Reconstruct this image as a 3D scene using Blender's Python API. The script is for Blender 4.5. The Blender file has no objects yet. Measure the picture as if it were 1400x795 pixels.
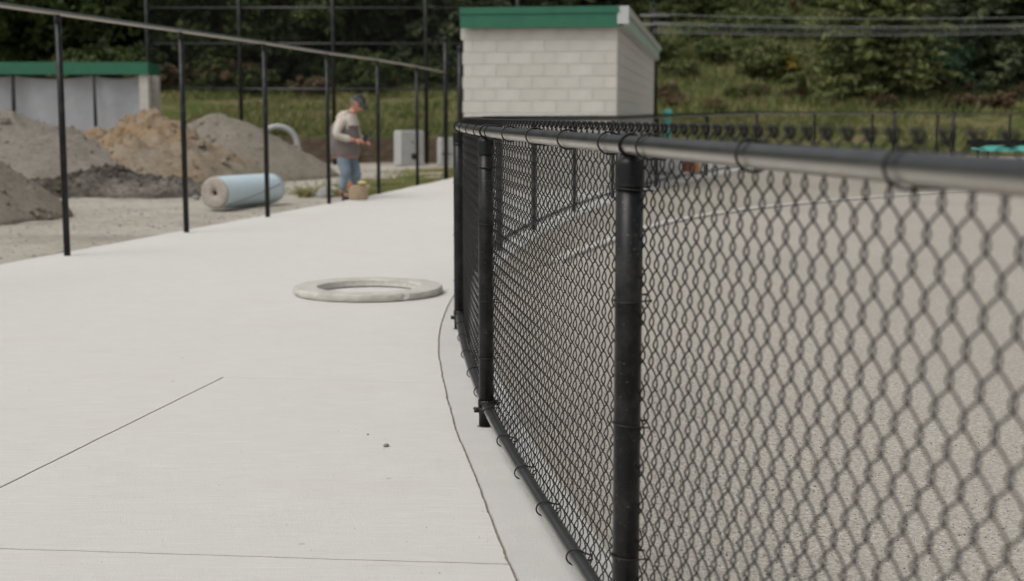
import bpy, bmesh, math, random
import numpy as np
from mathutils import Vector, Matrix, noise
from mathutils.geometry import delaunay_2d_cdt
random.seed(7); rng = np.random.default_rng(7)
PI = math.pi
sc = bpy.context.scene
COL = sc.collection

# ------------------------------------------------------------------ camera
F_PX, EYE = 1900.0, 1.28
TH = math.atan(240.5 / F_PX)
cd = bpy.data.cameras.new('camera'); cam = bpy.data.objects.new('camera', cd); COL.objects.link(cam)
cam.location = (0, 0, EYE); cam.rotation_euler = (PI/2 - TH, 0, 0)
cd.sensor_width = 36; cd.lens = 36*F_PX/1400; cd.clip_start = 0.05; cd.clip_end = 1000
cd.dof.use_dof = True; cd.dof.focus_distance = 4.7; cd.dof.aperture_fstop = 3.3
sc.camera = cam

# ------------------------------------------------------------------ sky and sun (overcast)
SUN_EL, SUN_AZ = math.radians(58), math.radians(-65)       # azimuth: sun to the upper left, a little behind the camera
w = bpy.data.worlds.new("World"); sc.world = w; w.use_nodes = True
nt = w.node_tree; nt.nodes.clear()
o_ = nt.nodes.new('ShaderNodeOutputWorld'); b_ = nt.nodes.new('ShaderNodeBackground')
s_ = nt.nodes.new('ShaderNodeTexSky'); s_.sky_type = 'NISHITA'; s_.sun_disc = False
s_.sun_elevation = SUN_EL; s_.sun_rotation = SUN_AZ + PI; s_.air_density = 1.0; s_.dust_density = 4.0; s_.ozone_density = 1.0
h_ = nt.nodes.new('ShaderNodeHueSaturation'); h_.inputs['Saturation'].default_value = 0.16     # cloud cover greys the sky
nt.links.new(s_.outputs[0], h_.inputs['Color']); nt.links.new(h_.outputs[0], b_.inputs['Color'])
b_.inputs['Strength'].default_value = 0.13
nt.links.new(b_.outputs[0], o_.inputs[0])
sd = bpy.data.lights.new('sun', 'SUN'); sd.energy = 1.0; sd.angle = math.radians(35); sd.color = (1.0, 0.965, 0.92)
sun = bpy.data.objects.new('sun', sd); COL.objects.link(sun)
sun_dir = Vector((math.sin(SUN_AZ+PI)*-1*math.cos(SUN_EL)*-1, math.cos(SUN_AZ+PI)*math.cos(SUN_EL), math.sin(SUN_EL)))
sun_dir = Vector((-math.cos(SUN_EL)*0.80, -math.cos(SUN_EL)*0.60, math.sin(SUN_EL)))
s_.sun_rotation = math.atan2(sun_dir.x, sun_dir.y)
sun.rotation_euler = sun_dir.to_track_quat('Z', 'Y').to_euler()
sc.view_settings.view_transform = 'Standard'; sc.view_settings.look = 'None'
sc.view_settings.gamma = 1.0; sc.view_settings.exposure = 0.14; sc.view_settings.use_curve_mapping = False
sc.cycles.use_denoising = True

# ------------------------------------------------------------------ node materials
class NM:
    def __init__(s, name):
        s.m = bpy.data.materials.new(name); s.m.use_nodes = True
        s.t = s.m.node_tree; s.b = s.t.nodes['Principled BSDF']
        s.tc = s.t.nodes.new('ShaderNodeTexCoord')
    def n(s, typ, **kw):
        nd = s.t.nodes.new(typ)
        for k, v in kw.items(): setattr(nd, k, v)
        return nd
    def l(s, a, b): s.t.links.new(a, b)
    def coord(s, scale=(1,1,1), out='Object'):
        mp = s.n('ShaderNodeMapping'); mp.inputs['Scale'].default_value = scale
        s.l(s.tc.outputs[out], mp.inputs[0]); return mp.outputs[0]
    def noise(s, scale, detail=4, rough=.55, vec=None, dist=0):
        nd = s.n('ShaderNodeTexNoise'); nd.inputs['Scale'].default_value = scale
        nd.inputs['Detail'].default_value = detail; nd.inputs['Roughness'].default_value = rough
        nd.inputs['Distortion'].default_value = dist
        s.l(vec if vec is not None else s.coord(), nd.inputs['Vector']); return nd.outputs['Fac']
    def vor(s, scale, vec=None, out='Distance'):
        nd = s.n('ShaderNodeTexVoronoi'); nd.inputs['Scale'].default_value = scale
        s.l(vec if vec is not None else s.coord(), nd.inputs['Vector']); return nd.outputs[out]
    def ramp(s, fac, stops, interp='LINEAR'):
        r = s.n('ShaderNodeValToRGB'); r.color_ramp.interpolation = interp; e = r.color_ramp.elements
        while len(e) < len(stops): e.new(0.5)
        for q, (p, c) in zip(e, stops): q.position = p; q.color = (c, c, c, 1) if not hasattr(c, '__len__') else (*c[:3], 1)
        s.l(fac, r.inputs[0]); return r.outputs[0]
    def mix(s, fac, a, b, mode='MIX'):
        m = s.n('ShaderNodeMix', data_type='RGBA', blend_type=mode)
        for v, i in ((fac, 0), (a, 6), (b, 7)):
            if hasattr(v, 'links') or hasattr(v, 'is_linked'): s.l(v, m.inputs[i])
            elif i == 0: m.inputs[0].default_value = v
            else: m.inputs[i].default_value = (*v[:3], 1)
        return m.outputs[2]
    def bump(s, h, strength=.3, dist=.01, normal=None):
        b = s.n('ShaderNodeBump'); b.inputs['Strength'].default_value = strength; b.inputs['Distance'].default_value = dist
        s.l(h, b.inputs['Height'])
        if normal is not None: s.l(normal, b.inputs['Normal'])
        return b.outputs[0]
    def fin(s, col=None, rough=.8, normal=None, spec=.5, metal=0):
        if col is not None:
            if hasattr(col, 'is_linked'): s.l(col, s.b.inputs['Base Color'])
            else: s.b.inputs['Base Color'].default_value = (*col, 1)
        if hasattr(rough, 'is_linked'): s.l(rough, s.b.inputs['Roughness'])
        else: s.b.inputs['Roughness'].default_value = rough
        s.b.inputs['Specular IOR Level'].default_value = spec; s.b.inputs['Metallic'].default_value = metal
        if normal is not None: s.l(normal, s.b.inputs['Normal'])
        return s.m
def mottled(name, a, b, scale=4, rough=.8, bump=.0, bscale=60, bdist=.004, spec=.4, out='Object', lo=.35, hi=.65):
    k = NM(name); v = k.coord(out=out)
    c = k.mix(k.ramp(k.noise(scale, 6, .6, v), [(lo, 0.0), (hi, 1.0)]), a, b)
    nm = k.bump(k.noise(bscale, 4, .6, v), bump, bdist) if bump else None
    return k.fin(c, rough, nm, spec)
def foliage(name, cols, scale=1.1):
    k = NM(name); v = k.coord()
    oi = k.n('ShaderNodeObjectInfo')
    vec = k.n('ShaderNodeVectorMath', operation='ADD'); k.l(v, vec.inputs[0]); k.l(oi.outputs['Location'], vec.inputs[1])
    f = k.noise(scale, 5, .65, vec.outputs[0])
    n = len(cols); c = k.ramp(f, [(.30 + .40*i/(n-1), cc) for i, cc in enumerate(cols)])
    k.b.inputs['Subsurface Weight'].default_value = 0
    m = k.fin(c, .65, None, .25)
    tr = k.n('ShaderNodeBsdfTranslucent'); k.l(c, tr.inputs[0]); mx = k.n('ShaderNodeMixShader'); mx.inputs[0].default_value = .3
    out = k.t.nodes['Material Output']; k.l(k.b.outputs[0], mx.inputs[1]); k.l(tr.outputs[0], mx.inputs[2]); k.l(mx.outputs[0], out.inputs[0])
    return m

def concrete(name, a, b, streak=True):
    k = NM(name)
    v = k.coord(); big = k.noise(.55, 5, .6, v); mid = k.noise(5, 6, .65, v); fine = k.noise(170, 3, .7, v)
    c = k.mix(k.ramp(big, [(.32, 0.0), (.68, 1.0)]), a, b)
    c = k.mix(k.ramp(mid, [(.3, .5), (.7, 0.0)]), c, [x*.86 for x in a])
    stv = k.coord((1.3, 42, 1)); st = k.noise(1.6, 4, .6, stv)
    st2 = k.noise(5, 3, .6, k.coord((1.0, 30, 1)))
    if streak:
        c = k.mix(k.ramp(st, [(.32, .75), (.66, 0.0)]), c, [x*.88 for x in a])
        c = k.mix(k.ramp(st2, [(.33, .7), (.60, 0.0)]), c, [x*.91 for x in a])
    st3 = k.noise(2.2, 4, .7, k.coord((3.0, 120, 1)))
    if streak:
        c = k.mix(k.ramp(st3, [(.36, .75), (.52, 0.0)]), c, [x*.83 for x in a])
        c = k.mix(k.ramp(st3, [(.56, 0.0), (.70, .5)]), c, [min(1, x*1.10) for x in b])
        rs = k.ramp(k.noise(.9, 3, .6, k.coord((1, 1.6, 1))), [(.60, 0.0), (.72, .10)]); c = k.mix(rs, c, (.55, .40, .27))
    c = k.mix(k.ramp(fine, [(.34, .6), (.5, 0.0)]), c, [x*.76 for x in a])
    # small stains
    sp = k.ramp(k.vor(3.1, k.coord()), [(.015, .55), (.05, 0.0)]); c = k.mix(sp, c, (.30, .25, .19))
    sm = k.ramp(k.noise(1.7, 8, .75, k.coord((.6, 2.4, 1))), [(.62, 0.0), (.72, .35)]); c = k.mix(sm, c, (.44, .41, .36))
    h = k.n('ShaderNodeMath', operation='ADD'); k.l(st3, h.inputs[0]); k.l(fine, h.inputs[1])
    return k.fin(c, .82, k.bump(h.outputs[0], .7, .005), .3)
def gravel(name, base, dark, light, cell=110, big=.5, tint=None):
    k = NM(name); v = k.coord()
    cellc = k.vor(cell, v, 'Color'); sep = k.n('ShaderNodeSeparateColor'); k.l(cellc, sep.inputs[0])
    c = k.ramp(sep.outputs[0], [(0.0, dark), (.28, base), (.7, base), (1.0, light)])
    c2 = k.ramp(k.noise(cell*.35, 5, .8, v), [(.32, dark), (.48, base), (.7, light)])
    c = k.mix(.5, c, c2)
    c = k.mix(k.ramp(k.noise(big, 5, .6, v), [(.35, 0.0), (.62, .6)]), c, tint or [x*.8 for x in base])
    d = k.vor(cell, v)
    return k.fin(c, .95, k.bump(d, .6, .006), .2)
def steel(name, base=.016, r=.38):
    k = NM(name); v = k.coord()
    c = k.mix(k.ramp(k.noise(9, 8, .75, v), [(.48, 0.0), (.8, .35)]), (base, base, base*1.06), (.13, .12, .105))
    c = k.mix(k.ramp(k.noise(160, 2, .5, v), [(.68, 0.0), (.76, .5)]), c, (.28, .27, .25))
    rr = k.ramp(k.noise(14, 5, .6, v), [(.3, r-.05), (.7, r+.18)])
    k.b.inputs['Metallic'].default_value = 0; m_ = k.fin(c, rr, k.bump(k.noise(35, 3, .5, v), .04, .002), .28); k.b.inputs['Metallic'].default_value = .05; return m_
M = {}
M['conc'] = concrete('broomed_concrete', (.665, .642, .600), (.715, .692, .648))
M['conc2'] = concrete('mow_strip_concrete', (.56, .545, .515), (.61, .595, .565), False)
M['base'] = mottled('joint_bed', (.20, .17, .135), (.28, .25, .21), 20, .95, .4)
M['grout'] = mottled('stained_grout', (.16, .14, .115), (.30, .275, .24), 60, .95, .3)
M['track'] = gravel('crushed_gravel', (.375, .34, .29), (.075, .066, .055), (.66, .62, .555), 130, .45, (.335, .308, .268))
M['track2'] = gravel('fine_gravel_band', (.33, .30, .25), (.15, .135, .11), (.48, .45, .39), 120, .35)
M['kerb'] = mottled('kerb_concrete', (.43, .41, .37), (.50, .48, .44), 6, .9, .3)
M['post'] = steel('black_coated_steel', .007, .30)
k = NM('black_rail_painted_reflection'); v = k.coord(); an = k.n('ShaderNodeAttribute', attribute_name='ground_reflection')     # warm ground reflection painted into the colour along the underside
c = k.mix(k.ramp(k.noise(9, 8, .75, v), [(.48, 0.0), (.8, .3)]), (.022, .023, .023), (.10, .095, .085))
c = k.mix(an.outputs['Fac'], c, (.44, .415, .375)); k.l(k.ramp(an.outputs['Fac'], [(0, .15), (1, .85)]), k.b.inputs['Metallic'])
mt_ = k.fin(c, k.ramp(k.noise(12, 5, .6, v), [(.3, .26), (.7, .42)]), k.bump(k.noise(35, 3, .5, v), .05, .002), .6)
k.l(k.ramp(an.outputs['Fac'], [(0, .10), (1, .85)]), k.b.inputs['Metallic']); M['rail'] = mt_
M['wire'] = mottled('black_vinyl_wire', (.007, .007, .0075), (.018, .017, .016), 40, .5, 0, spec=.35)
M['tie'] = mottled('black_tie_wire', (.006, .006, .006), (.014, .014, .013), 40, .45, 0, spec=.3)
M['green'] = mottled('green_painted_fascia', (.020, .118, .068), (.027, .136, .078), 3, .5, .0)
M['cmu'] = None
k = NM('concrete_block'); v = k.coord(); oi = k.n('ShaderNodeObjectInfo')
c = k.mix(k.ramp(k.noise(3, 5, .6, v), [(.3, 0.0), (.7, 1.0)]), (.49, .465, .42), (.56, .535, .49))
c = k.mix(k.ramp(oi.outputs['Random'], [(0, 0.0), (1, .45)]), c, (.44, .42, .375))
M['cmu'] = k.fin(c, .92, k.bump(k.noise(90, 4, .7, v), .5, .004), .2)
M['mortar'] = mottled('mortar', (.48, .46, .42), (.54, .52, .48), 8, .95, .3)
M['gutter'] = mottled('grey_white_metal_gutter', (.40, .41, .40), (.47, .48, .47), 3, .4, 0)
M['tarp'] = mottled('grey_sheet', (.29, .295, .31), (.36, .365, .38), .8, .6, .5, 1.3, .12)
M['palegreen'] = mottled('pale_green_grey_trim', (.30, .38, .32), (.36, .43, .37), 3, .6, 0)
M['roof'] = mottled('roof_metal', (.22, .24, .23), (.3, .32, .31), 2, .5, 0)
M['pipe'] = mottled('light_blue_wrap', (.50, .61, .655), (.56, .66, .70), 2.5, .35, .35, 5, .02)
M['card'] = mottled('roll_end_tan', (.31, .275, .235), (.40, .355, .31), 14, .9, .6, 50, .01)
M['dark'] = mottled('dark_hole', (.015, .014, .013), (.03, .028, .025), 8, .9, 0)
M['ring'] = mottled('precast_concrete', (.40, .385, .34), (.54, .52, .47), 9, .92, .9, 120, .004)
M['ringside'] = mottled('precast_side', (.40, .385, .34), (.52, .505, .455), 45, .95, .9, 90, .006)
M['teal'] = mottled('teal_plastic', (.10, .50, .44), (.13, .55, .48), 3, .45, 0)
M['wood'] = mottled('weathered_timber', (.11, .078, .05), (.19, .14, .095), 5, .9, .4, 30, .01)
M['vault'] = mottled('vault_concrete', (.36, .36, .35), (.43, .43, .42), 4, .9, .3)
M['yard'] = None
k = NM('yard_dirt'); v = k.coord()
c = k.ramp(k.noise(.55, 7, .7, v), [(.34, (.30, .27, .22)), (.46, (.41, .37, .305)), (.58, (.49, .45, .38)), (.75, (.36, .35, .33))])
c = k.mix(k.ramp(k.noise(14, 6, .8, v), [(.36, .6), (.54, 0.0)]), c, (.19, .165, .13))
c = k.mix(k.ramp(k.vor(45, v, 'Color'), [(.55, 0.0), (.9, .6)]), c, (.44, .42, .38))
M['yard'] = k.fin(c, .95, k.bump(k.noise(25, 6, .8, v), .8, .03), .15)
k = NM('meadow_ground'); v = k.coord()
c = k.ramp(k.noise(.42, 7, .7, v), [(.33, (.085, .12, .030)), (.46, (.13, .155, .045)), (.56, (.24, .205, .10)), (.68, (.33, .26, .155))])
c = k.mix(k.ramp(k.noise(5, 6, .8, v), [(.35, .7), (.58, 0.0)]), c, (.040, .052, .016))
M['meadow'] = k.fin(c, .95, k.bump(k.noise(9, 6, .8, v), .8, .1), .1)
def heap_mat(name, a, b, dk, sc_=1.2):
    k = NM(name); v = k.coord()
    c = k.mix(k.ramp(k.noise(sc_, 8, .75, v), [(.38, 0.0), (.62, 1.0)]), a, b)
    c = k.mix(k.ramp(k.noise(11, 6, .85, v), [(.36, .75), (.55, 0.0)]), c, dk)
    return k.fin(c, .97, k.bump(k.noise(16, 7, .85, v), .9, .05), .1)
M['heap_grey'] = heap_mat('grey_gravel_heap', (.25, .225, .19), (.33, .295, .25), (.13, .115, .095))
M['heap_tan'] = heap_mat('tan_soil_heap', (.36, .235, .125), (.34, .30, .24), (.18, .14, .095), .7)
M['heap_dark'] = heap_mat('dark_soil_heap', (.045, .034, .027), (.27, .245, .21), (.025, .019, .015), .9)
M['heap_mid'] = heap_mat('brownish_gravel_heap', (.26, .23, .185), (.31, .275, .225), (.15, .13, .10))
M['bark'] = mottled('bark', (.05, .038, .028), (.10, .08, .06), 6, .95, .6, 20, .03)
M['rock'] = mottled('grey_rock', (.20, .195, .185), (.32, .31, .29), 5, .9, .6, 15, .02)
M['weeds'] = foliage('mixed_weeds', [(.10, .13, .045), (.20, .225, .08), (.38, .31, .18)], 1.3)
M['fir_dark'] = foliage('dark_conifer_foliage', [(0.030, 0.047, 0.025), (0.091, 0.115, 0.058), (0.184, 0.199, 0.098)])
M['fir_light'] = foliage('olive_conifer_foliage', [(.080, .100, .035), (.155, .180, .065), (.23, .235, .11)])
M['leaf_mid'] = foliage('mid_green_leaves', [(.065, .090, .034), (.130, .165, .058), (.205, .225, .100)])
M['leaf_dark'] = foliage('dark_green_leaves', [(0.027, 0.041, 0.019), (0.079, 0.111, 0.037), (0.157, 0.190, 0.064)])
M['leaf_rust'] = foliage('rusty_undergrowth', [(.06, .065, .03), (.15, .115, .065), (.27, .165, .10)])
M['leaf_blue'] = foliage('blue_green_leaves', [(0.046, 0.100, 0.058), (0.094, 0.170, 0.100), (0.156, 0.229, 0.129)])
M['leaf_yel'] = foliage('yellow_flowering_leaves', [(.05, .075, .015), (.22, .18, .03), (.32, .26, .05)], 2.2)
M['grass'] = foliage('grass_blades', [(.10, .145, .035), (.22, .23, .085), (.38, .32, .17)], .8)
M['cable'] = mottled('pale_cable', (.20, .21, .20), (.27, .28, .27), 3, .4, 0)
M['jacket'] = mottled('oatmeal_fleece', (.46, .41, .35), (.53, .48, .42), 6, .95, .4, 60, .01)
M['vest'] = mottled('grey_brown_vest', (.135, .112, .105), (.18, .15, .14), 6, .9, .3, 40, .01)
M['hem'] = mottled('dusty_red_shirt', (.24, .14, .12), (.28, .17, .14), 6, .95, 0)
M['jeans'] = mottled('faded_denim', (.12, .165, .21), (.215, .27, .315), 7, .9, .3, 40, .01)
M['skin'] = mottled('skin', (.50, .23, .16), (.57, .28, .20), 5, .55, 0)
M['cap'] = mottled('camouflage_cap', (.02, .02, .02), (.08, .08, .075), 14, .85, 0, lo=.45, hi=.55)
M['hair'] = mottled('grey_hair', (.12, .10, .09), (.18, .16, .14), 20, .9, 0)
M['boot'] = mottled('dark_boot', (.03, .025, .02), (.06, .05, .04), 10, .7, 0)
M['device'] = mottled('black_device', (.012, .012, .013), (.02, .02, .02), 10, .3, 0)
M['canvas'] = mottled('tan_canvas', (.34, .255, .165), (.42, .32, .215), 12, .9, .5, 40, .02)
M['yellow'] = mottled('yellow_cloth', (.62, .47, .16), (.68, .53, .22), 8, .9, 0)
M['rust'] = mottled('red_brown_leather', (.25, .075, .035), (.33, .11, .05), 8, .7, 0)
M['orange'] = mottled('orange_plastic', (.55, .22, .07), (.6, .26, .09), 6, .5, 0)
M['white'] = mottled('white_woven_bag', (.62, .61, .58), (.70, .69, .66), 6, .8, .4, 20, .02)

# ------------------------------------------------------------------ mesh helpers
class MB:
    def __init__(s): s.v = []; s.f = []
    def add(s, vs, fs):
        o = len(s.v); s.v += [tuple(p) for p in vs]; s.f += [tuple(i+o for i in f) for f in fs]; return s
    def box(s, c, d, rz=0, bev=0):
        x, y, z = d[0]/2, d[1]/2, d[2]/2; ca, sa = math.cos(rz), math.sin(rz)
        if bev:
            b = bev; vs = []
            for zz, i in ((-z, b), (-z+b, 0), (z-b, 0), (z, b)):
                for px, py in ((-x+i+b*0, -y+i), (x-i, -y+i), (x-i, y-i), (-x+i, y-i)): vs.append((px, py, zz))
            fs = [(3,2,1,0), (12,13,14,15)] + [(r*4+i, r*4+(i+1)%4, r*4+4+(i+1)%4, r*4+4+i) for r in range(3) for i in range(4)]
        else:
            vs = [(-x,-y,-z),(x,-y,-z),(x,y,-z),(-x,y,-z),(-x,-y,z),(x,-y,z),(x,y,z),(-x,y,z)]
            fs = [(3,2,1,0),(4,5,6,7),(0,1,5,4),(1,2,6,5),(2,3,7,6),(3,0,4,7)]
        return s.add([(c[0]+px*ca-py*sa, c[1]+px*sa+py*ca, c[2]+pz) for px, py, pz in vs], fs)
    def tube(s, pts, r, n=8, cap=True, closed=False):
        pts = [Vector(p) for p in pts]; N = len(pts); rs = r if hasattr(r, '__len__') else [r]*N
        prev = None; rings = []
        for i, p in enumerate(pts):
            if closed: t = pts[(i+1) % N] - pts[i-1]
            else: t = pts[min(i+1, N-1)] - pts[max(i-1, 0)]
            t.normalize()
            if prev is None:
                a = Vector((0,0,1)) if abs(t.z) < .9 else Vector((1,0,0)); u = a.cross(t).normalized()
            else:
                u = prev - t*prev.dot(t)
                u = u.normalized() if u.length > 1e-6 else Vector((1,0,0)).cross(t).normalized()
            prev = u; vv = t.cross(u)
            rings.append([p + (u*math.cos(2*PI*k/n) + vv*math.sin(2*PI*k/n))*rs[i] for k in range(n)])
        vs = [q for rg in rings for q in rg]; fs = []
        for i in range(N if closed else N-1):
            j = (i+1) % N
            for k in range(n): fs.append((i*n+k, i*n+(k+1)%n, j*n+(k+1)%n, j*n+k))
        if cap and not closed: fs += [tuple(range(n))[::-1], tuple((N-1)*n+k for k in range(n))]
        return s.add(vs, fs)
    def lathe(s, prof, n=20, c=(0,0,0)):
        vs = [(c[0]+r*math.cos(2*PI*k/n), c[1]+r*math.sin(2*PI*k/n), c[2]+z) for r, z in prof for k in range(n)]
        fs = [(i*n+k, i*n+(k+1)%n, (i+1)*n+(k+1)%n, (i+1)*n+k) for i in range(len(prof)-1) for k in range(n)]
        return s.add(vs, fs)
    def mesh(s, name, mat, smooth=False):
        me = bpy.data.meshes.new(name); me.from_pydata(s.v, [], s.f); me.update()
        if mat: me.materials.append(mat)
        if smooth: me.polygons.foreach_set('use_smooth', [True]*len(me.polygons))
        return me
    def build(s, name, mat, parent=None, smooth=False, **kw):
        return link(name, s.mesh(name, mat, smooth), parent, **kw)
def link(name, data, parent=None, loc=None, rz=None, label=None, cat=None, group=None, kind=None):
    o = bpy.data.objects.new(name, data); COL.objects.link(o)
    if parent: o.parent = parent
    if loc is not None: o.location = loc
    if rz is not None: o.rotation_euler = (0, 0, rz)
    if label: o['label'] = label
    if cat: o['category'] = cat
    if group: o['group'] = group
    if kind: o['kind'] = kind
    return o
def thing(name, label, cat, loc=(0,0,0), rz=0, group=None): return link(name, None, None, loc, rz, label, cat, group)
def shade_flat_angle(o): pass
def gnd(px, py, z=0.0):
    u = (px-700)/F_PX; vv = (397.5-py)/F_PX
    dy = math.cos(TH)+vv*math.sin(TH); dz = -math.sin(TH)+vv*math.cos(TH); t = (z-EYE)/dz
    return Vector((u*t, dy*t, z))
def at(px, py, Y):                                          # the point at distance Y seen at a pixel
    u = (px-700)/F_PX; vv = (397.5-py)/F_PX
    dy = math.cos(TH)+vv*math.sin(TH); dz = -math.sin(TH)+vv*math.cos(TH); t = Y/dy
    return Vector((u*t, Y, EYE+dz*t))

# ------------------------------------------------------------------ fence path
PTS = [(.92,-.4),(.728,.60),(.497,1.755),(.262,3.10),(-.106,5.638),(-.317,8.271),(-.335,10.75),(-.12,13.1),(.245,15.48),(.825,18.42),(1.537,21.32),
       (2.542,24.55),(3.885,27.9),(5.58,31.9),(7.5,34.7),(9.5,36.9),(11.8,38.8),(14.3,40.2),(17.0,41.2),(20.0,41.8)]
def crom(P, n=24):
    out = []
    for i in range(1, len(P)-2):
        a, b, c, d = [Vector(p) for p in P[i-1:i+3]]
        for k in range(n):
            t = k/n
            out.append(.5*((2*b)+(c-a)*t+(2*a-5*b+4*c-d)*t*t+(3*b-a-3*c+d)*t*t*t))
    out.append(Vector(P[-2])); return out
DP = crom(PTS); CUM = [0.0]
for i in range(1, len(DP)): CUM.append(CUM[-1] + (DP[i]-DP[i-1]).length)
LEN = CUM[-1]
def rise(Y): return 0.0 if Y < 22 else min(.10, (Y-22)*.010)
def path(s, off=0.0, z=0.0):
    s = max(0, min(LEN-1e-6, s)); i = int(np.searchsorted(CUM, s, side='right'))-1; i = min(i, len(DP)-2)
    t = (s-CUM[i])/max(1e-9, CUM[i+1]-CUM[i]); p = DP[i].lerp(DP[i+1], t)
    j0, j1 = max(0, i-4), min(len(DP)-1, i+5); tg = (DP[j1]-DP[j0]).normalized(); nr = Vector((tg.y, -tg.x))   # to the right / inside
    q = p + nr*off; return Vector((q.x, q.y, z + rise(q.y)))
def tangent(s):
    a, b = path(s-.15), path(s+.15); return (b-a).normalized()
def s_of(pt):
    p = Vector(pt[:2]); return CUM[min(range(len(DP)), key=lambda i: (DP[i]-p).length)]

# ------------------------------------------------------------------ ground, yard, gravel, slab
LE0, LE1 = gnd(0, 362), gnd(620, 247)
def left_edge(Y): return LE0.x + (LE1.x-LE0.x)*(Y-LE0.y)/(LE1.y-LE0.y)
def smooth(a, b, x): t = max(0, min(1, (x-a)/(b-a))); return t*t*(3-2*t)
TP = [(-50,-.09),(36,-.09),(38.6,-.05),(41,.35),(44,.95),(48,1.65),(53,3.0),(60,5.4),(70,9.5),(90,19),(130,34),(200,60)]
TPL = [(-50,-.09),(38.65,-.09),(38.9,.68),(42,1.25),(46,1.95),(52,2.7),(60,4.2),(70,7.5),(90,16),(130,33),(200,60)]
def lerp_tab(T, y):
    for (a, za), (b, zb) in zip(T, T[1:]):
        if y <= b: return za + (zb-za)*(y-a)/(b-a)
    return T[-1][1]
def tz(x, y):
    f = smooth(-1, 3, x)
    z = lerp_tab(TPL, y)*(1-f) + lerp_tab(TP, y)*f
    if y > 40: z += .35*noise.noise((x*.13, y*.13, 0)) * smooth(40, 50, y) + .12*noise.noise((x*.7, y*.7, 3))*smooth(40, 46, y)
    return z
def grid_sheet(name, xs, ys, zf, mat, kind='structure', label=None, cat=None):
    X, Y = np.meshgrid(xs, ys); vs = [(x, y, zf(x, y)) for x, y in zip(X.ravel(), Y.ravel())]
    nx = len(xs); fs = [(j*nx+i, j*nx+i+1, (j+1)*nx+i+1, (j+1)*nx+i) for j in range(len(ys)-1) for i in range(nx-1)]
    m = MB(); m.v = vs; m.f = fs
    return m.build(name, mat, None, True, kind=kind, label=label, cat=cat)
ysg = np.concatenate([np.linspace(-60, 34, 20), np.linspace(35, 38.6, 8), [38.66, 38.88], np.linspace(39.2, 75, 90), np.linspace(76, 200, 50)])
grid_sheet('ground', np.concatenate([np.linspace(-150, -31, 25), np.linspace(-30, 40, 141), np.linspace(41, 150, 25)]), ysg, tz, M['meadow'])
def yz(x, y):
    e = smooth(0, 2.0, left_edge(y)+.3 - x)
    return -.05 + e*(.05*noise.noise((x*.5, y*.5, 1)) + .03*noise.noise((x*1.9, y*1.9, 2)) + .012*noise.noise((x*7, y*7, 5)))
# yard sheet follows the slab edge
def yard_sheet():
    ys = np.linspace(2, 38.64, 290); m = MB(); nx = 150; vs = []
    for y in ys:
        x1 = left_edge(y)+.25
        for i in range(nx):
            x = x1 - 22*(1-(i/(nx-1)))**1.35; vs.append((x, y, yz(x, y)))
    m.v = vs; m.f = [(j*nx+i, j*nx+i+1, (j+1)*nx+i+1, (j+1)*nx+i) for j in range(len(ys)-1) for i in range(nx-1)]
    m.build('dirt_yard', M['yard'], None, True, kind='structure')
yard_sheet()

def extrude_poly(poly, z0, z1, name, mat, parent=None, **kw):
    P = [Vector((p[0], p[1])) for p in poly]; P = [p for i, p in enumerate(P) if (p-P[i-1]).length > 1e-4]
    if sum(P[i-1].x*P[i].y-P[i].x*P[i-1].y for i in range(len(P))) < 0: P = P[::-1]
    n = len(P); V, _, Fc, *_r = delaunay_2d_cdt(P + [Vector(q) for y in (22, 32) for q in ((-90, y), (90, y))], [(i, (i+1) % n) for i in range(n)] + [(n, n+1), (n+2, n+3)], [list(range(n))], 1, 1e-5)
    Fc = [tuple(f) if (V[f[1]]-V[f[0]]).cross(V[f[2]]-V[f[0]]) > 0 else tuple(f)[::-1] for f in Fc]
    N = len(V); cnt = {}
    for f in Fc:
        for i in range(3): cnt[(f[i], f[(i+1) % 3])] = 1
    fs = list(Fc) + [(e[1], e[0], e[0]+N, e[1]+N) for e in cnt if (e[1], e[0]) not in cnt]
    vs = [(v.x, v.y, z1+rise(v.y)) for v in V] + [(v.x, v.y, z0+rise(v.y)) for v in V]
    m = MB(); m.add(vs, fs); return m.build(name, mat, parent, **kw)
def resample(pts, step=.05, jit=0.0, seed=0):
    pts = [Vector(p[:2]) for p in pts]; out = [pts[0]]; d = 0.0
    for a, b in zip(pts, pts[1:]):
        L = (b-a).length; n = max(1, int(L/step))
        for i in range(1, n+1): out.append(a.lerp(b, i/n))
    if jit:
        for i in range(1, len(out)-1):
            t = (out[i+1]-out[i-1]).normalized(); nn = Vector((-t.y, t.x))
            s_ = noise.noise((i*.13*step/.05, seed, 0)) + .6*noise.noise((i*.6*step/.05, seed, 4)) + (.45*noise.noise((i*.9, seed, 8)) if step < .03 else 0); out[i] = out[i] + nn*s_*jit
    return out
def inset(poly):                                            # [(Vector, gap)], counter-clockwise
    N = len(poly); out = []
    for i in range(N):
        p, g = poly[i]; a = poly[i-1][0]; b = poly[(i+1) % N][0]
        e0 = (p-a); e1 = (b-p)
        if e0.length < 1e-6 or e1.length < 1e-6: continue
        e0.normalize(); e1.normalize(); n0 = Vector((-e0.y, e0.x)); n1 = Vector((-e1.y, e1.x)); m = n0+n1
        if m.length < 1e-3: m = n0
        m.normalize(); out.append(p + m*g/max(.4, m.dot(n0)))
    return out
JC = [gnd(*q) for q in [(625,395),(612,420),(602,450),(600,480),(604,505),(612,545),(625,590),(650,650),(680,730),(707,795),(740,880)]]
joint_pts = [JC[-1] + (JC[-1]-JC[-2])*4.2] + JC[::-1]        # from the camera outward
last = joint_pts[-1]
s0 = s_of((-.33, 11.0)); far_path = [path(s, -.12) for s in np.linspace(s0, LEN-.5, 60)]
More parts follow.
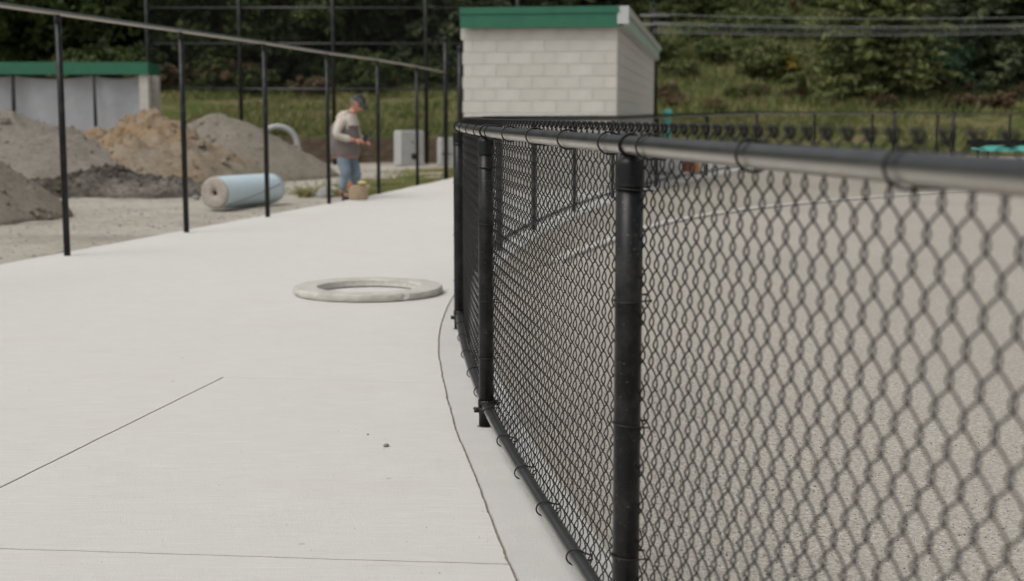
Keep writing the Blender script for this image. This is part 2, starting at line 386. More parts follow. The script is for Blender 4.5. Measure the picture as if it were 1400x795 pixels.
jr = crom([(p.x, p.y) for p in ([joint_pts[0]-(joint_pts[1]-joint_pts[0])] + joint_pts + [far_path[0], far_path[1]])], 10)[:-1]
curve_near = resample(jr, .018, .0055, 3)
curve_far = resample([curve_near[-1]] + [p for p in far_path], .5)
GJ, GF = .0048, .0019
iB = min(range(len(curve_near)), key=lambda i: (curve_near[i]-gnd(695, 772).xy).length)
iF = min(range(len(curve_near)), key=lambda i: (curve_near[i]-gnd(612, 525).xy).length)
jb = resample([gnd(-1100, 716), curve_near[iB]], .03, .0030, 9)
dg = resample([gnd(-1500, 1409), gnd(305, 516)], .03, .003, 5)           # diagonal joint, running on to the left
fj = resample([gnd(305, 516), curve_near[iF]], .05, .0015, 12)
def seg(pts, g): return [(p, g) for p in pts]
pave = link('concrete_path', None, None, (0,0,0), kind='structure')
# where the diagonal meets the bottom joint
di = min(range(len(dg)), key=lambda i: min((dg[i]-q).length for q in jb)); bi = min(range(len(jb)), key=lambda i: (dg[di]-jb[i]).length)
corner = jb[bi]
polyA = seg(jb, GJ) + seg(curve_near[:iB][::-1], GJ) + [(Vector((-2.5, curve_near[0].y)), GJ), (Vector((jb[0].x, curve_near[0].y)), GJ)]
polyB = seg(jb[bi:], GJ) + seg(curve_near[iB+1:iF], GJ) + seg(fj[::-1], GF) + seg(dg[di+1:-1][::-1], GJ)
polyC = seg(jb[:bi+1], GJ) + seg(dg[di+1:], GJ) + seg(fj[1:], GF) + seg(curve_near[iF+1:], GJ) + seg(curve_far[1:], GJ)
endx = curve_far[-1]
polyC += [(Vector((endx.x, 46)), 0), (Vector((6, 46)), 0), (Vector((3.2, 40)), 0), (Vector((left_edge(30)-.1, 30.5)), 0)]
edge = resample([Vector((left_edge(30), 30)), Vector((left_edge(4.2), 4.2))], .25, .02, 21)
polyC += seg(edge, 0)
# clamp the left: polygon C starts at jb[0]
def ccw(poly):
    a = sum(poly[i-1][0].x*poly[i][0].y - poly[i][0].x*poly[i-1][0].y for i in range(len(poly)))
    return poly if a > 0 else poly[::-1]
for poly in (polyA, polyB, polyC):
    pl = inset(ccw(poly))
    extrude_poly(pl, -.045, 0.0, 'slab', M['conc'], pave)
# strip under the fence
inner = [path(s, .155).xy for s in np.linspace(0, LEN-.5, 300)]
strip = seg(curve_near, GJ) + seg(curve_far[1:], GJ) + seg([p for p in inner[::-1]], 0)
extrude_poly(inset(ccw(strip)), -.045, 0.0, 'fence_strip', M['conc2'], pave)
basep = [Vector((-7.4, -1.5)), Vector((2, -1.5))] + [path(s, .10).xy for s in np.linspace(0, LEN-.5, 120)] + [Vector((endx.x, 45)), Vector((6, 45)), Vector((3, 39)), Vector((left_edge(29)+.2, 29)), Vector((left_edge(5)+.2, 5))]
extrude_poly([p for p in basep], -.070, -.008, 'joint_bed', M['base'], pave)
# gravel field to the right of the slab
gp = [path(s, .13).xy for s in np.linspace(0, LEN-.5, 200)]
gfield = [Vector((3, -6))] + [Vector((gp[0].x, -6))] + gp + [Vector((40, 41)), Vector((40, -6))]
extrude_poly(gfield, -.075, -.022, 'gravel_field', M['track'], None, kind='structure')
# kerb line inside the fence and gravel band between it and the fence strip
kp = crom([(.2,11.2),(.42,12.2),(.60,12.9),(.90,13.8),(1.66,16.1),(2.8,18.3),(4.4,20.4),(7.4,23.2),(11.5,25.6),(18,28),(26,30),(34,31)], 12)
KP2 = resample([(-.03+p.x, p.y) for p in kp], .3)
km = MB(); vs = []; N = len(KP2)
for i, p in enumerate(KP2):
    t = (KP2[min(i+1, N-1)]-KP2[max(i-1, 0)]).normalized(); nn = Vector((t.y, -t.x))
    for o, z in ((-.07, -.03), (-.07, .008), (-.06, .014), (.05, .014), (.06, .008), (.06, -.03)): q = p+nn*o; vs.append((q.x, q.y, z + rise(p.y)))
km.add(vs, [(i*6+k_, i*6+k_+1, i*6+7+k_, i*6+6+k_) for i in range(N-1) for k_ in range(5)] + [(0,1,2,3,4,5)])
km.build('kerb', M['kerb'], None, kind='structure')
band = [p for p in KP2] + [path(s, .14).xy for s in np.linspace(s_of((20, 41.8))-.6, s_of((-.30, 11.1)), 90)]
extrude_poly(band, -.06, -.012, 'gravel_band', M['track2'], None, kind='structure')

def paint_reflection(o, lo=-.30, hi=.12):  # masks where the pale ground reflection is coloured onto a rail, by vertex normal
    me = o.data; at_ = me.attributes.new('ground_reflection', 'FLOAT', 'POINT')
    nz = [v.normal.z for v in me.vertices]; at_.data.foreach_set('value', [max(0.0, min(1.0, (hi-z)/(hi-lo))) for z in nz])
# ------------------------------------------------------------------ near chain-link fence
fence = thing('chain_link_fence', 'waist-high black chain-link fence curving from the right foreground round the gravel field', 'fence')
H_POST, Z_RAIL, Z_LOW, R_RAIL, R_POST = 1.199, 1.213, .088, .0212, .031
post_s = [s_of(p) for p in PTS[1:-1]]; post_s = [post_s[0]] + [s_of(p) for p in PTS[3:-1]]
pm = MB(); pm.tube([(0,0,-.03),(0,0,.4),(0,0,.8),(0,0,H_POST-.02)], R_POST, 20); post_me = pm.mesh('post', M['post'], True)
cm = MB(); cm.lathe([(R_POST+.0002,-.057),(R_POST+.0028,-.056),(R_POST+.0030,-.054),(R_POST+.0022,-.051),(R_POST+.0018,-.048),(R_POST+.0018,-.006),(R_POST+.0006,.000),(R_POST-.003,.005),(R_POST-.010,.009),(.008,.011),(.0001,.0112)], 20, (0,0,H_POST-.022))
cap_me = cm.mesh('post_cap', M['post'], True)
em = MB(); em.tube([(0, (R_RAIL+.003)*math.cos(a), (R_RAIL+.003)*math.sin(a)) for a in np.linspace(0, 2*PI, 17)[:-1]], .0042, 8, closed=True)
eye_me = em.mesh('rail_loop', M['post'], True)
bmb = MB(); bmb.lathe([(R_POST+.0005,-.012),(R_POST+.004,-.011),(R_POST+.004,.011),(R_POST+.0005,.012)], 18)
bmb.tube([(-.022,-R_POST-.014,0),(.022,-R_POST-.014,0)], .004, 8); bmb.tube([(-.028,-R_POST-.014,0),(-.021,-R_POST-.014,0)], .008, 6)
bmb.box((-.004,-R_POST-.010,0), (.005,.02,.02)); bmb.box((.004,-R_POST-.010,0), (.005,.02,.02))
band_me = bmb.mesh('brace_band', M['post'], True)
for i, s in enumerate(post_s):
    p = path(s); tg = tangent(s); rz = math.atan2(tg.y, tg.x)
    po = link('post', post_me, fence, p, rz); link('post_cap', cap_me, po)
    gm_ = MB(); a_ = [2*PI*q/22 for q in range(22)]; r1 = [.036+.012*abs(noise.noise((math.cos(t)*2+i*7, math.sin(t)*2, 0))) for t in a_]
    gm_.add([(0, 0, .003)]+[(.9*r*math.cos(t), .9*r*math.sin(t), .0025) for r, t in zip(r1, a_)]+[(r*math.cos(t), r*math.sin(t), .0003) for r, t in zip(r1, a_)], [(0, 1+q, 1+(q+1) % 22) for q in range(22)]+[(1+q, 23+q, 23+(q+1) % 22, 1+(q+1) % 22) for q in range(22)])
    gm_.build('grout_collar', M['grout'], po)
    if p.y < 12:
        e = link('rail_loop', eye_me, po, (0, 0, Z_RAIL)); e.location = (0, 0, Z_RAIL)
        link('brace_band', band_me, po, (0, 0, Z_LOW+.012)); b2 = link('brace_band', band_me, po, (0, 0, Z_LOW-.018), PI)
sr = np.concatenate([np.arange(0, s_of(PTS[8]), .12), np.arange(s_of(PTS[8]), LEN-.6, .6)])
paint_reflection(MB().tube([path(s, 0, Z_RAIL) for s in sr], R_RAIL, 32).build('top_rail', M['rail'], fence, True))
for a, b in zip(post_s, post_s[1:]):
    n = 14 if path(a).y < 16 else 5
    br_ = MB().tube([path(s, 0, Z_LOW) for s in np.linspace(a+.03, b-.03, n)], .0205, 20).build('bottom_rail', M['rail'], fence, True); paint_reflection(br_, -.20, .40)
# woven wires: every wire a flattened helix hooked into the next
PITCH, PZ, RW = .0365, .0872, .0020
OFFM = R_RAIL + .0105
def wire_mesh_data(ph):
    Z0, Z1 = .0315, 1.2540; m = MB(); pts = []; A, B = PITCH/2+.0050, .0068
    n = int((Z1-Z0)/PZ*2)*6
    for i in range(n+1):
        z = Z0 + i/12*PZ; t = (i/12 + ph) % 1.0
        tri = 1-4*abs(t-.5) if False else (abs(t-.5)*4-1)            # +1 at t=0, -1 at t=.5
        x = A*(.40*tri + .60*math.cos(2*PI*t)); yv = B*max(-1, min(1, 1.35*math.sin(2*PI*t)))
        pts.append((x, yv, z))
    x, yv, z = pts[-1]; sg = 1 if x > 0 else -1
    pts += [(x+sg*.004, yv+.005, z+.006), (x+sg*.007, yv+.001, z+.010), (x+sg*.006, yv-.006, z+.005), (x+sg*.001, yv-.007, z-.005), (x-sg*.004, yv-.002, z-.010)]
    nk = 5; m.tube(pts, [RW]*(len(pts)-nk)+[RW*1.4]*nk, 5); return m.mesh('wire', M['wire'], True)
wm = [wire_mesh_data(0.0), wire_mesh_data(.5)]
S_START = .25
for i in range(300):
    s = S_START + i*PITCH; p = path(s, OFFM); tg = tangent(s)
    link('wire', wm[i % 2], fence, p, math.atan2(tg.y, tg.x))
s_end = S_START + 300*PITCH
def diag_wires(m, pf, s0, s1, z0, z1, r=.0017, d=.073, n=3, curved=True):
    H = z1-z0; k = int((s1-s0+H)/d)
    for sg in (1, -1):
        for i in range(k):
            st = s0 - (H if sg > 0 else 0) + i*d; pts = []
            a, b = st, st+sg*H
            if sg < 0: a, b = st, st-H
            lo, hi = s0, s1
            ta = 0.0; tb = 1.0
            # clip to the panel
            for e, side in ((lo, 0), (hi, 1)):
                pass
            if b > a:
                ta = max(0, (lo-a)/(b-a)); tb = min(1, (hi-a)/(b-a))
            else:
                ta = max(0, (hi-a)/(b-a)); tb = min(1, (lo-a)/(b-a))
            if tb-ta < .03: continue
            for q in np.linspace(ta, tb, 4 if curved else 2):
                pts.append(pf(a+(b-a)*q, z0+H*q) + Vector((0, .004*sg, 0)))
            m.tube(pts, r, n, cap=False)
fw = MB(); diag_wires(fw, lambda s, z: path(s, OFFM, z), s_end, LEN-1, .045, 1.25, .0019)
for q_ in np.arange(s_end, LEN-1, .073):
    a_ = path(q_, OFFM, 1.235); b_2 = path(q_, OFFM, 1.268); fw.tube([a_, b_2], .0065, 4)
fw.build('woven_wire', M['wire'], fence, kind='stuff')
# wire ties
def tie_mesh(R, off, flip=1, tail=.03):
    m = MB(); pts = []
    rr = R + .0050
    for a in np.linspace(-70, 250, 18):
        ar = math.radians(a); x = .010*(a/250.0)
        pts.append((x, -math.cos(math.radians(a-90))*rr if False else -rr*math.sin(ar+PI/2) if False else 0, 0))
    pts = []
    for q in np.linspace(0, 1, 16):                                   # C round the outside of the rail, ends behind the wires
        ang = math.radians(55 + 250*q)                                 # 0 deg = inside (towards the wires)
        pts.append((-.014 + .028*q, rr*math.cos(ang)*1.12, rr*math.sin(ang)*flip))
    y = off + .008
    pts = [(-.020, y-.004, flip*(rr*.3)), (-.016, y, flip*(rr*.62))] + pts + [(.016, y, -flip*rr*.70), (.019, y+.002, -flip*(rr*.3)), (.024, y-.009, -flip*(rr*.25))]
    m.tube(pts, .0026, 6); return m.mesh('wire_tie', M['tie'], True)
tie_me = tie_mesh(R_RAIL, -OFFM if False else OFFM); tie_me2 = tie_mesh(.0205, OFFM, -1)
def orient(o, s, up=False):
    tg = tangent(s); o.rotation_euler = (0, 0, math.atan2(tg.y, tg.x))
# local y+ is to the left of the direction of travel, wires are on the right: mirror by turning about z
def place_tie(me, s, z, rnd):
    p = path(s, 0, z); tg = tangent(s); o = link('wire_tie', me, fence, p)
    o.rotation_euler = (rnd*.25, 0, math.atan2(tg.y, tg.x)+PI+rnd*.35)
tie_px = [1229, 1025, 890]
for yt in [1.12, 1.755, 2.30, 2.93, 3.30, 3.80, 4.32, 4.86, 5.40, 5.9, 6.4, 7.0, 7.6, 8.05, 8.6, 9.2, 9.8, 10.4, 11.0, 11.7, 12.5, 13.4, 14.3]:
    i_ = min(range(len(DP)), key=lambda q: abs(DP[q].y-yt)); s = CUM[i_] + (yt-DP[i_].y); place_tie(tie_me, s, Z_RAIL, random.uniform(-1, 1))
s = .45
while path(s).y < 12:
    if min(abs(s-q) for q in post_s) > .06: place_tie(tie_me2, s, Z_LOW, random.uniform(-1, 1))
    s += .46 + random.uniform(-.05, .05)
# ties on posts: loops round the upright
ptm = MB(); rr = R_POST+.0025; pts = []
for q in np.linspace(0, 1, 18):
    ang = math.radians(50+260*q); pts.append((rr*math.sin(ang)*1.0, rr*math.cos(ang), .006*q))
pts = [(.024, OFFM+.014, -.003), (.020, OFFM+.018, 0)] + pts + [(-.020, OFFM+.018, .008), (-.026, OFFM+.012, .005)]
ptm.tube(pts, .0021, 6); pt_me = ptm.mesh('post_tie', M['wire'], True)
for s in post_s[:6]:
    for z in (.30, .55, .86, 1.085):
        p = path(s, 0, z+random.uniform(-.04, .04)); tg = tangent(s); o = link('wire_tie', pt_me, fence, p)
        o.rotation_euler = (random.uniform(-.1, .1), random.uniform(-.05, .05), math.atan2(tg.y, tg.x)+PI)

# ------------------------------------------------------------------ left fence frame (posts and sloping rail, no wires)
lf = thing('fence_frame', 'tall black fence frame of posts under one rail, along the left path edge', 'fence frame')
LP = [gnd(92,350), gnd(255,318), gnd(366,297), gnd(450,279), gnd(518,266), gnd(571,255)]
d0 = (LP[0]-LP[1])
LP = [LP[0]+d0*2, LP[0]+d0] + LP
tops = [2.16, 2.15, 2.145, 2.14, 2.13, 2.12, 2.12, 2.10]
for p, h in zip(LP, tops):
    po = MB().tube([(0,0,-.05),(0,0,h/2),(0,0,h)], .030, 14).build('post', M['post'], lf, True, loc=(p.x, p.y, 0))
    m = MB(); m.lathe([(.0335,h-.05),(.0345,h-.045),(.0345,h-.002),(.028,h+.012),(.012,h+.020),(.0001,h+.021)], 14)
    m.tube([(0, .026*math.cos(a), h+.036+.026*math.sin(a)) for a in np.linspace(0, 2*PI, 13)[:-1]], .008, 6, closed=True)
    m.build('post_cap', M['post'], po, True)
E7 = gnd(610, 247)

endp = MB().tube([(0,0,-.05),(0,0,1.4),(0,0,2.74)], .045, 16).build('end_post', M['post'], lf, True, loc=(E7.x, E7.y, 0), label='taller and thicker post at the far end')
MB().lathe([(.049,2.68),(.050,2.70),(.050,2.75),(.038,2.775),(.001,2.785)], 14).build('post_cap', M['post'], endp, True)
paint_reflection(MB().tube([(p.x, p.y, h+.036) for p, h in zip(LP, tops)] + [(E7.x, E7.y, 2.09)], .0225, 24).build('top_rail', M['rail'], lf, True), .05, .30)
m = MB(); m.tube([(-.09,-.05,.52),(.30,-.02,.50)], .008, 6); m.box((0,-.05,.52), (.11,.03,.05)); m.build('gate_latch', M['post'], endp)
# extra post beside the block building
gp_ = thing('gate_post', 'single black post between the end of the fence frame and the block building', 'post', (at(629.5, 251, 22.4).x, 22.4, 0))
MB().tube([(0,0,-.05),(0,0,1.2),(0,0,2.33)], .042, 14).build('post', M['post'], gp_, True)
MB().lathe([(.046,2.28),(.047,2.34),(.034,2.37),(.001,2.375)], 12).build('post_cap', M['post'], gp_, True)

# ------------------------------------------------------------------ tall backstop fence behind the yard
bf = thing('backstop_fence', 'very tall black mesh fence with three rails standing behind the soil heaps', 'fence')
bpx = [(205,172),(330,168),(457,172),(583,190)]
BY = 37.6; xs = [at(px, 160, BY).x for px, _ in bpx]; xs = [xs[0]] + xs[1:] + [xs[-1]+2.45]
for x in xs:
    MB().tube([(0,0,-.1),(0,0,2.5),(0,0,5.6)], .055, 12).build('post', M['post'], bf, True, loc=(x, BY, 0))
for py in (122, 60, 11):
    z = at(400, py, BY).z; MB().tube([(xs[0], BY, z), (xs[-1], BY, z)], .024, 8).build('rail', M['rail'], bf, True)
MB().tube([(xs[0], BY, 5.5), (xs[-1], BY, 5.5)], .024, 8).build('rail', M['rail'], bf, True)
bw = MB(); diag_wires(bw, lambda s, z: Vector((s, BY+.04, z)), xs[0], xs[-1], .05, 5.5, .0022, .073, 3, False)
bw.build('woven_wire', M['wire'], bf, kind='stuff')

# ------------------------------------------------------------------ block building (centre)
bld = thing('block_building', 'pale concrete block building with green fascia behind the curved fence', 'building')
CX = at(843, 157, 23.4); CX.z = 0
fr = Vector((-.9898, .1425, 0)); sidev = Vector((.1425, .9898, 0))            # front face runs left, side runs away
Wf, Ls = 2.585, 14.2; zb = -.03; BW, BH = .4064, .2032
ztop = at(843, 37, 23.4).z; nrow = int(round((ztop-zb)/BH)); zb = ztop - nrow*BH
rzf = math.atan2(-fr.y, -fr.x)
bld.location = (CX.x, CX.y, 0); bld.rotation_euler = (0, 0, rzf)
# local frame: x to the right along the front (front spans -Wf..0), y away
MB().box((-Wf/2, Ls/2, (zb+ztop)/2-.004), (Wf+.012, Ls+.012, ztop-zb-.006)).build('wall_core', M['mortar'], bld)
blk = MB().box((0,0,0), (BW-.011, .19, BH-.011), 0, .006).mesh('block', M['cmu'])
hblk = MB().box((0,0,0), (BW/2-.011, .19, BH-.011), 0, .006).mesh('block', M['cmu'])
for r in range(nrow):
    z = zb + (r+.5)*BH; x = 0.0; top_first_full = (nrow-1-r) % 2 == 0
    x = -.0
    # the corner piece shows the end of a side block in every other course
    if top_first_full: x -= BW/2; link('block', hblk, bld, (-BW/4, .08, z))
    while x > -Wf+.01:
        wd = min(BW, x+Wf)
        if wd > BW*.8: link('block', blk, bld, (x-BW/2, .08, z))
        elif wd > .12:
            MB().box((0,0,0), (wd-.011, .19, BH-.011), 0, .006).build('block', M['cmu'], bld, loc=(x-wd/2, .08, z))
        x -= BW
side = MB()
for r in range(nrow):
    z = zb + (r+.5)*BH; y = .19 if r % 2 else .0
    y0 = .185 + (BW/2 if (r % 2) else 0)
    if r % 2: side.box((-.08, .185+BW/4-.005, z), (.19, BW/2-.011, BH-.011))
    while y0 < Ls-.1:
        L = min(BW, Ls-y0); side.box((-.08, y0+L/2, z), (.19, L-.011, BH-.011)); y0 += BW
side.build('side_block_courses', M['cmu'], bld, kind='stuff')
ls = MB()
for r in range(nrow):
    z = zb+(r+.5)*BH; y0 = .185 + (BW/2 if r % 2 else 0)
    while y0 < Ls-.1:
        L = min(BW, Ls-y0); ls.box((-Wf+.08, y0+L/2, z), (.19, L-.011, BH-.011)); y0 += BW
ls.build('rear_side_block_courses', M['cmu'], bld, kind='stuff')
FH = .345
fm = MB(); fm.box((-Wf/2-.005, -.12, ztop+FH/2-.01), (Wf+.07, .04, FH)); fm.build('front_fascia', M['green'], bld)
MB().box((-Wf/2-.005, -.150, ztop+FH-.07), (Wf+.08, .02, .10)).build('fascia_trim', M['green'], bld)
MB().box((-Wf/2+.04, Ls/2, ztop+FH-.07), (Wf+.14, Ls+.2, .04)).build('roof', M['roof'], bld)
MB().box((.06, Ls/2+.1, ztop+.005), (.12, Ls+.3, .02)).build('soffit', M['gutter'], bld)
MB().box((.125, Ls/2+.02, ztop+.15), (.02, Ls+.26, .28)).build('side_fascia', M['palegreen'], bld)
g = MB(); g.tube([(0,0,0)]*2, .001, 3) if False else None
gut = [(.137, ztop+.325), (.137, ztop+.235), (.165, ztop+.225), (.195, ztop+.26), (.20, ztop+.325), (.19, ztop+.325), (.185, ztop+.27), (.15, ztop+.25), (.15, ztop+.325)]
y0, y1 = -.12, Ls+.2; n = len(gut)
g = MB(); g.add([(x, y0, z) for x, z in gut]+[(x, y1, z) for x, z in gut], [(i, (i+1) % n, n+(i+1) % n, n+i) for i in range(n)] + [tuple(range(n))[::-1], tuple(range(n, 2*n))])
g.build('gutter', M['gutter'], bld)
MB().box((.100, -.135, ztop+.185), (.190, .025, .29)).build('rake_end_board', M['gutter'], bld)

# ------------------------------------------------------------------ left dugout with hanging sheets
DY = 36.2
dug = thing('dugout_shelter', 'low shelter with green fascia and hanging grey sheets behind the gravel heap', 'shelter')
pr = at(196, 102, DY); pz_top = at(100, 102, DY).z; ftop = at(100, 85, DY).z; xl = at(-260, 102, DY).x; xr = at(203, 102, DY).x
MB().box(((xl+xr)/2, DY, (pz_top+ftop)/2), (xr-xl, .05, ftop-pz_top)).build('front_fascia', M['green'], dug)
xr2 = at(218, 105, DY+1.5).x
m = MB(); a0 = Vector((xr+.005, DY-.02, 0)); a1 = Vector((xr2+.03, DY+1.5, 0))
m.add([(a0.x,a0.y,pz_top),(a1.x,a1.y,pz_top+.02),(a1.x,a1.y,ftop-.03),(a0.x,a0.y,ftop),(a0.x-.05,a0.y,pz_top),(a1.x-.05,a1.y,pz_top+.02),(a1.x-.05,a1.y,ftop-.03),(a0.x-.05,a0.y,ftop)],
      [(0,1,2,3),(7,6,5,4),(0,4,5,1),(3,2,6,7),(1,5,6,2),(0,3,7,4)]); m.build('side_fascia', M['green'], dug)
MB().box(((xl+xr)/2-.05, DY+1.38, ftop-.09), (xr-xl-.5, 2.65, .05)).build('roof', M['roof'], dug)
x0 = at(190, 130, DY).x; x1 = at(202, 130, DY).x
def col_blocks(x, y, wd, dp, z0, z1, par):
    m = MB(); z = z1
    while z > z0: m.box((x, y, z-BH/2), (wd, dp, BH-.010), 0, .006); z -= BH
    c = MB().box((x, y, (z0+z1)/2), (wd-.02, dp-.02, z1-z0)).build('pillar', M['mortar'], par)
    m.build('pillar_blocks', M['cmu'], c, kind='stuff')
col_blocks((x0+x1)/2, DY+.2, x1-x0, .3, -.1, pz_top, dug)
xa, xb = at(209, 130, DY+1.3).x, at(218, 130, DY+1.3).x
col_blocks((xa+xb)/2, DY+1.3, xb-xa, .25, -.1, pz_top, dug)
for px in (15, 127, -110):
    MB().tube([(0,0,-.1),(0,0,pz_top)], .035, 10).build('post', M['post'], dug, True, loc=(at(px,130,DY-.1).x, DY+.02, 0))
# sheets, one per bay, with soft folds
edges = [xl, at(-110,130,DY).x, at(15,130,DY).x, at(127,130,DY).x, x0]
for i in range(4):
    a, b = edges[i]+.02, edges[i+1]-.02; nx, nz = 40, 16; m = MB(); vs = []
    for j in range(nz+1):
        for q in range(nx+1):
            u, vv = q/nx, j/nz; x = a+(b-a)*u; z = .05+(pz_top-.02-.05)*vv
            sag = .10*4*u*(1-u)*(vv**3)
            y = DY+.22+.07*noise.noise((x*1.3, z*.6, i*3.1))+.03*math.sin(x*7+z*1.5)*(1-vv*.5)
            vs.append((x, y, z-sag))
    m.add(vs, [(j*(nx+1)+q, j*(nx+1)+q+1, (j+1)*(nx+1)+q+1, (j+1)*(nx+1)+q) for j in range(nz) for q in range(nx)])
    m.build('hanging_sheet', M['tarp'], dug, True)
MB().box(((xl+x0)/2-.2, DY+2.75, (pz_top)/2), (x0-xl-.5, .15, pz_top)).build('back_wall', M['cmu'], dug)

# ------------------------------------------------------------------ timber retaining wall
rw = thing('retaining_wall', 'low brown timber retaining wall at the foot of the grassy bank', 'wall')
bdw = .18; L0, L1 = at(130,200,38.5).x, at(640,200,38.5).x
for r in range(4):
    x = L0 - (r % 2)*.9
    while x < L1:
        MB().box((0,0,0), (1.79, .09+random.uniform(-.01,.01), bdw-.008), 0, .006).build('board', M['wood'], rw, loc=(x+.9, 38.52+random.uniform(-.006,.006), -.06+bdw*(r+.5)))
        x += 1.8
x = L0
while x < L1:
    MB().box((0,0,.32), (.10,.10,.78)).build('wall_post', M['wood'], rw, loc=(x, 38.42, 0)); x += 2.4

# ------------------------------------------------------------------ heaps
def heap(name, label, cx, cy, rx, ry, h, mat, rough=.12, seed=0, prof=1.0, rz=0, cat='soil heap', clods=180, csz=.04):
    N, Rn = 96, 44; vs = [(0,0,0)]; 
    def zz(x, y, rr):
        base = h*(max(0, 1-rr**1.15))**prof
        f = max(0, 1-rr)**.3
        return base + f*(rough*noise.noise((x*.9+seed, y*.9, 0)) + rough*.6*noise.noise((x*2.6, y*2.6+seed, 3)) + rough*.35*noise.noise((x*7, y*7, seed)) + rough*.2*noise.noise((x*17, y*17, seed)))
    vs = [(0, 0, zz(0, 0, 0))]
    for i in range(1, Rn+1):
        for j in range(N):
            a = 2*PI*j/N; rr = i/Rn; e = 1+.13*noise.noise((math.cos(a)*1.5+seed, math.sin(a)*1.5, 9))
            x, y = rx*rr*e*math.cos(a), ry*rr*e*math.sin(a); vs.append((x, y, zz(x, y, rr) if i < Rn else -.12))
    fs = [(0, 1+j, 1+(j+1) % N) for j in range(N)]
    for i in range(Rn-1):
        for j in range(N): a = 1+i*N; fs.append((a+j, a+N+j, a+N+(j+1) % N, a+(j+1) % N))
    m = MB(); m.add(vs, fs)
    ho_ = m.build(name, mat, None, True, loc=(cx, cy, -.05), rz=rz, label=label, cat=cat)
    if clods:
        cm_ = MB(); rs_ = random.Random(seed)
        for _ in range(clods):
            a = rs_.uniform(0, 2*PI); rr = rs_.random()**.6*.98; x, y = rx*rr*math.cos(a), ry*rr*math.sin(a); z = zz(x, y, rr); r = rs_.uniform(.02, .05)*(2.4 if rs_.random() < csz else 1)
            ring_ = [(x+r*math.cos(t)*rs_.uniform(.7, 1.2), y+r*math.sin(t)*rs_.uniform(.7, 1.2), z-.01) for t in np.linspace(0, 2*PI, 7)[:-1]]
            ring2 = [(x+(px_-x)*.7, y+(py_-y)*.7, z+r*rs_.uniform(.4, .8)) for px_, py_, _z in ring_]
            cm_.add(ring_+ring2+[(x, y, z+r*.8)], [(i, (i+1) % 6, 6+(i+1) % 6, 6+i) for i in range(6)]+[(6+i, 6+(i+1) % 6, 12) for i in range(6)])
        cm_.build('clods', mat, ho_, kind='stuff')
    return ho_
p = at(25, 150, 26.5); heap('gravel_heap', 'broad grey gravel heap in front of the shelter with grey sheets', p.x-.2, 26.5, 3.6, 3.0, 1.42, M['heap_grey'], .13, 1, .92, cat='gravel heap')
p = at(-25, 200, 18.2); heap('gravel_heap', 'nearest dark grey gravel heap cut off by the left edge of the photo', p.x-.15, 18.0, 1.25, 1.5, .98, M['heap_mid'], .09, 4, .9, cat='gravel heap')
p = at(190, 200, 27.2); heap('soil_heap', 'tan orange soil heap, the brightest and lumpiest of the heaps', p.x, 27.4, 2.35, 2.2, 1.34, M['heap_tan'], .30, 11, .75, clods=420, csz=.10)
p = at(285, 150, 29.0); heap('gravel_heap', 'grey brown gravel heap with a smooth rounded top, beside the concrete arch', p.x, 30.0, 2.45, 2.4, 1.36, M['heap_mid'], .10, 17, .85, cat='gravel heap')
p = at(165, 200, 23.4); heap('dark_soil_heap', 'low dark soil and broken asphalt pile lying before the tan heap', p.x, 23.0, 1.62, .8, .46, M['heap_dark'], .26, 23, .5, clods=160, csz=.08)
# clods and stones lying at the feet of the heaps
rockm = []
for q in range(4):
    bm = bmesh.new(); bmesh.ops.create_icosphere(bm, subdivisions=2, radius=1)
    for v_ in bm.verts:
        n_ = noise.noise(v_.co*1.1+Vector((q*5, 0, 0))); v_.co *= 1+.35*n_; v_.co.z *= .62
    me = bpy.data.meshes.new('stone'); bm.to_mesh(me); bm.free(); me.materials.append(M['rock']); rockm.append(me)
def add_rock(px, py, sz, label, me=0, name='boulder', cat='rock', z=-.05, mat=None):
    p = gnd(px, py, z); o = link(name, rockm[me], None, (p.x, p.y, z+sz*.25), random.uniform(0, 6), label, cat); o.scale = (sz, sz*.8, sz); return o
add_rock(443, 270, .17, 'grey boulder just left of the man\'s feet, the larger of two', 0)
add_rock(424, 268, .11, 'smaller flat grey rock left of the larger boulder by the man', 1)
add_rock(268, 272, .07, 'white lump of rubble left of the blue roll end', 2, 'rubble', 'rubble')
peb = MB()
for _ in range(900):
    y = random.uniform(11.5, 30); x = left_edge(y) - .1 - abs(random.gauss(0, 1))*3.5; r = random.uniform(.008, .035)*random.uniform(.5, 1.3)
    z = yz(x, y); vs = [(x+r*math.cos(a)*random.uniform(.6,1.1), y+r*math.sin(a)*random.uniform(.6,1.1), z) for a in np.linspace(0, 2*PI, 6)[:-1]]
    peb.add(vs+[(x, y, z+r*.8)], [(i, (i+1) % 5, 5) for i in range(5)])
peb.build('loose_stones', M['rock'], None, kind='stuff', label='loose grey stones scattered over the dirt yard', cat='stones')

# ------------------------------------------------------------------ grade ring on the path
def ring_profile(Ro, Ri, h, n=96):
    m = MB(); pr = [(Ri, .004), (Ri+.010, 0), (Ro-.016, 0), (Ro-.003, .009), (Ro+.002, h*.5), (Ro-.002, h-.007), (Ro-.010, h), (Ri+.012, h), (Ri+.003, h-.008), (Ri, .004)]
    vs = [];
    for r, z in pr:
        for k_ in range(n):
            a = 2*PI*k_/n; e = .0045*noise.noise((math.cos(a)*6, math.sin(a)*6, z*40)) + .003*noise.noise((math.cos(a)*22, math.sin(a)*22, z*60)) - (.02*max(0, 1-abs(a-4.9)/.05))*(z > .02)*(r > .5); vs.append(((r+e)*math.cos(a), (r+e)*math.sin(a), z + (.003*noise.noise((math.cos(a)*3, math.sin(a)*3, 2)) if z > .03 else 0)))
    m.add(vs, [(i*n+k_, i*n+(k_+1) % n, (i+1)*n+(k_+1) % n, (i+1)*n+k_) for i in range(len(pr)-1) for k_ in range(n)]); return m
rc = gnd(507, 397)
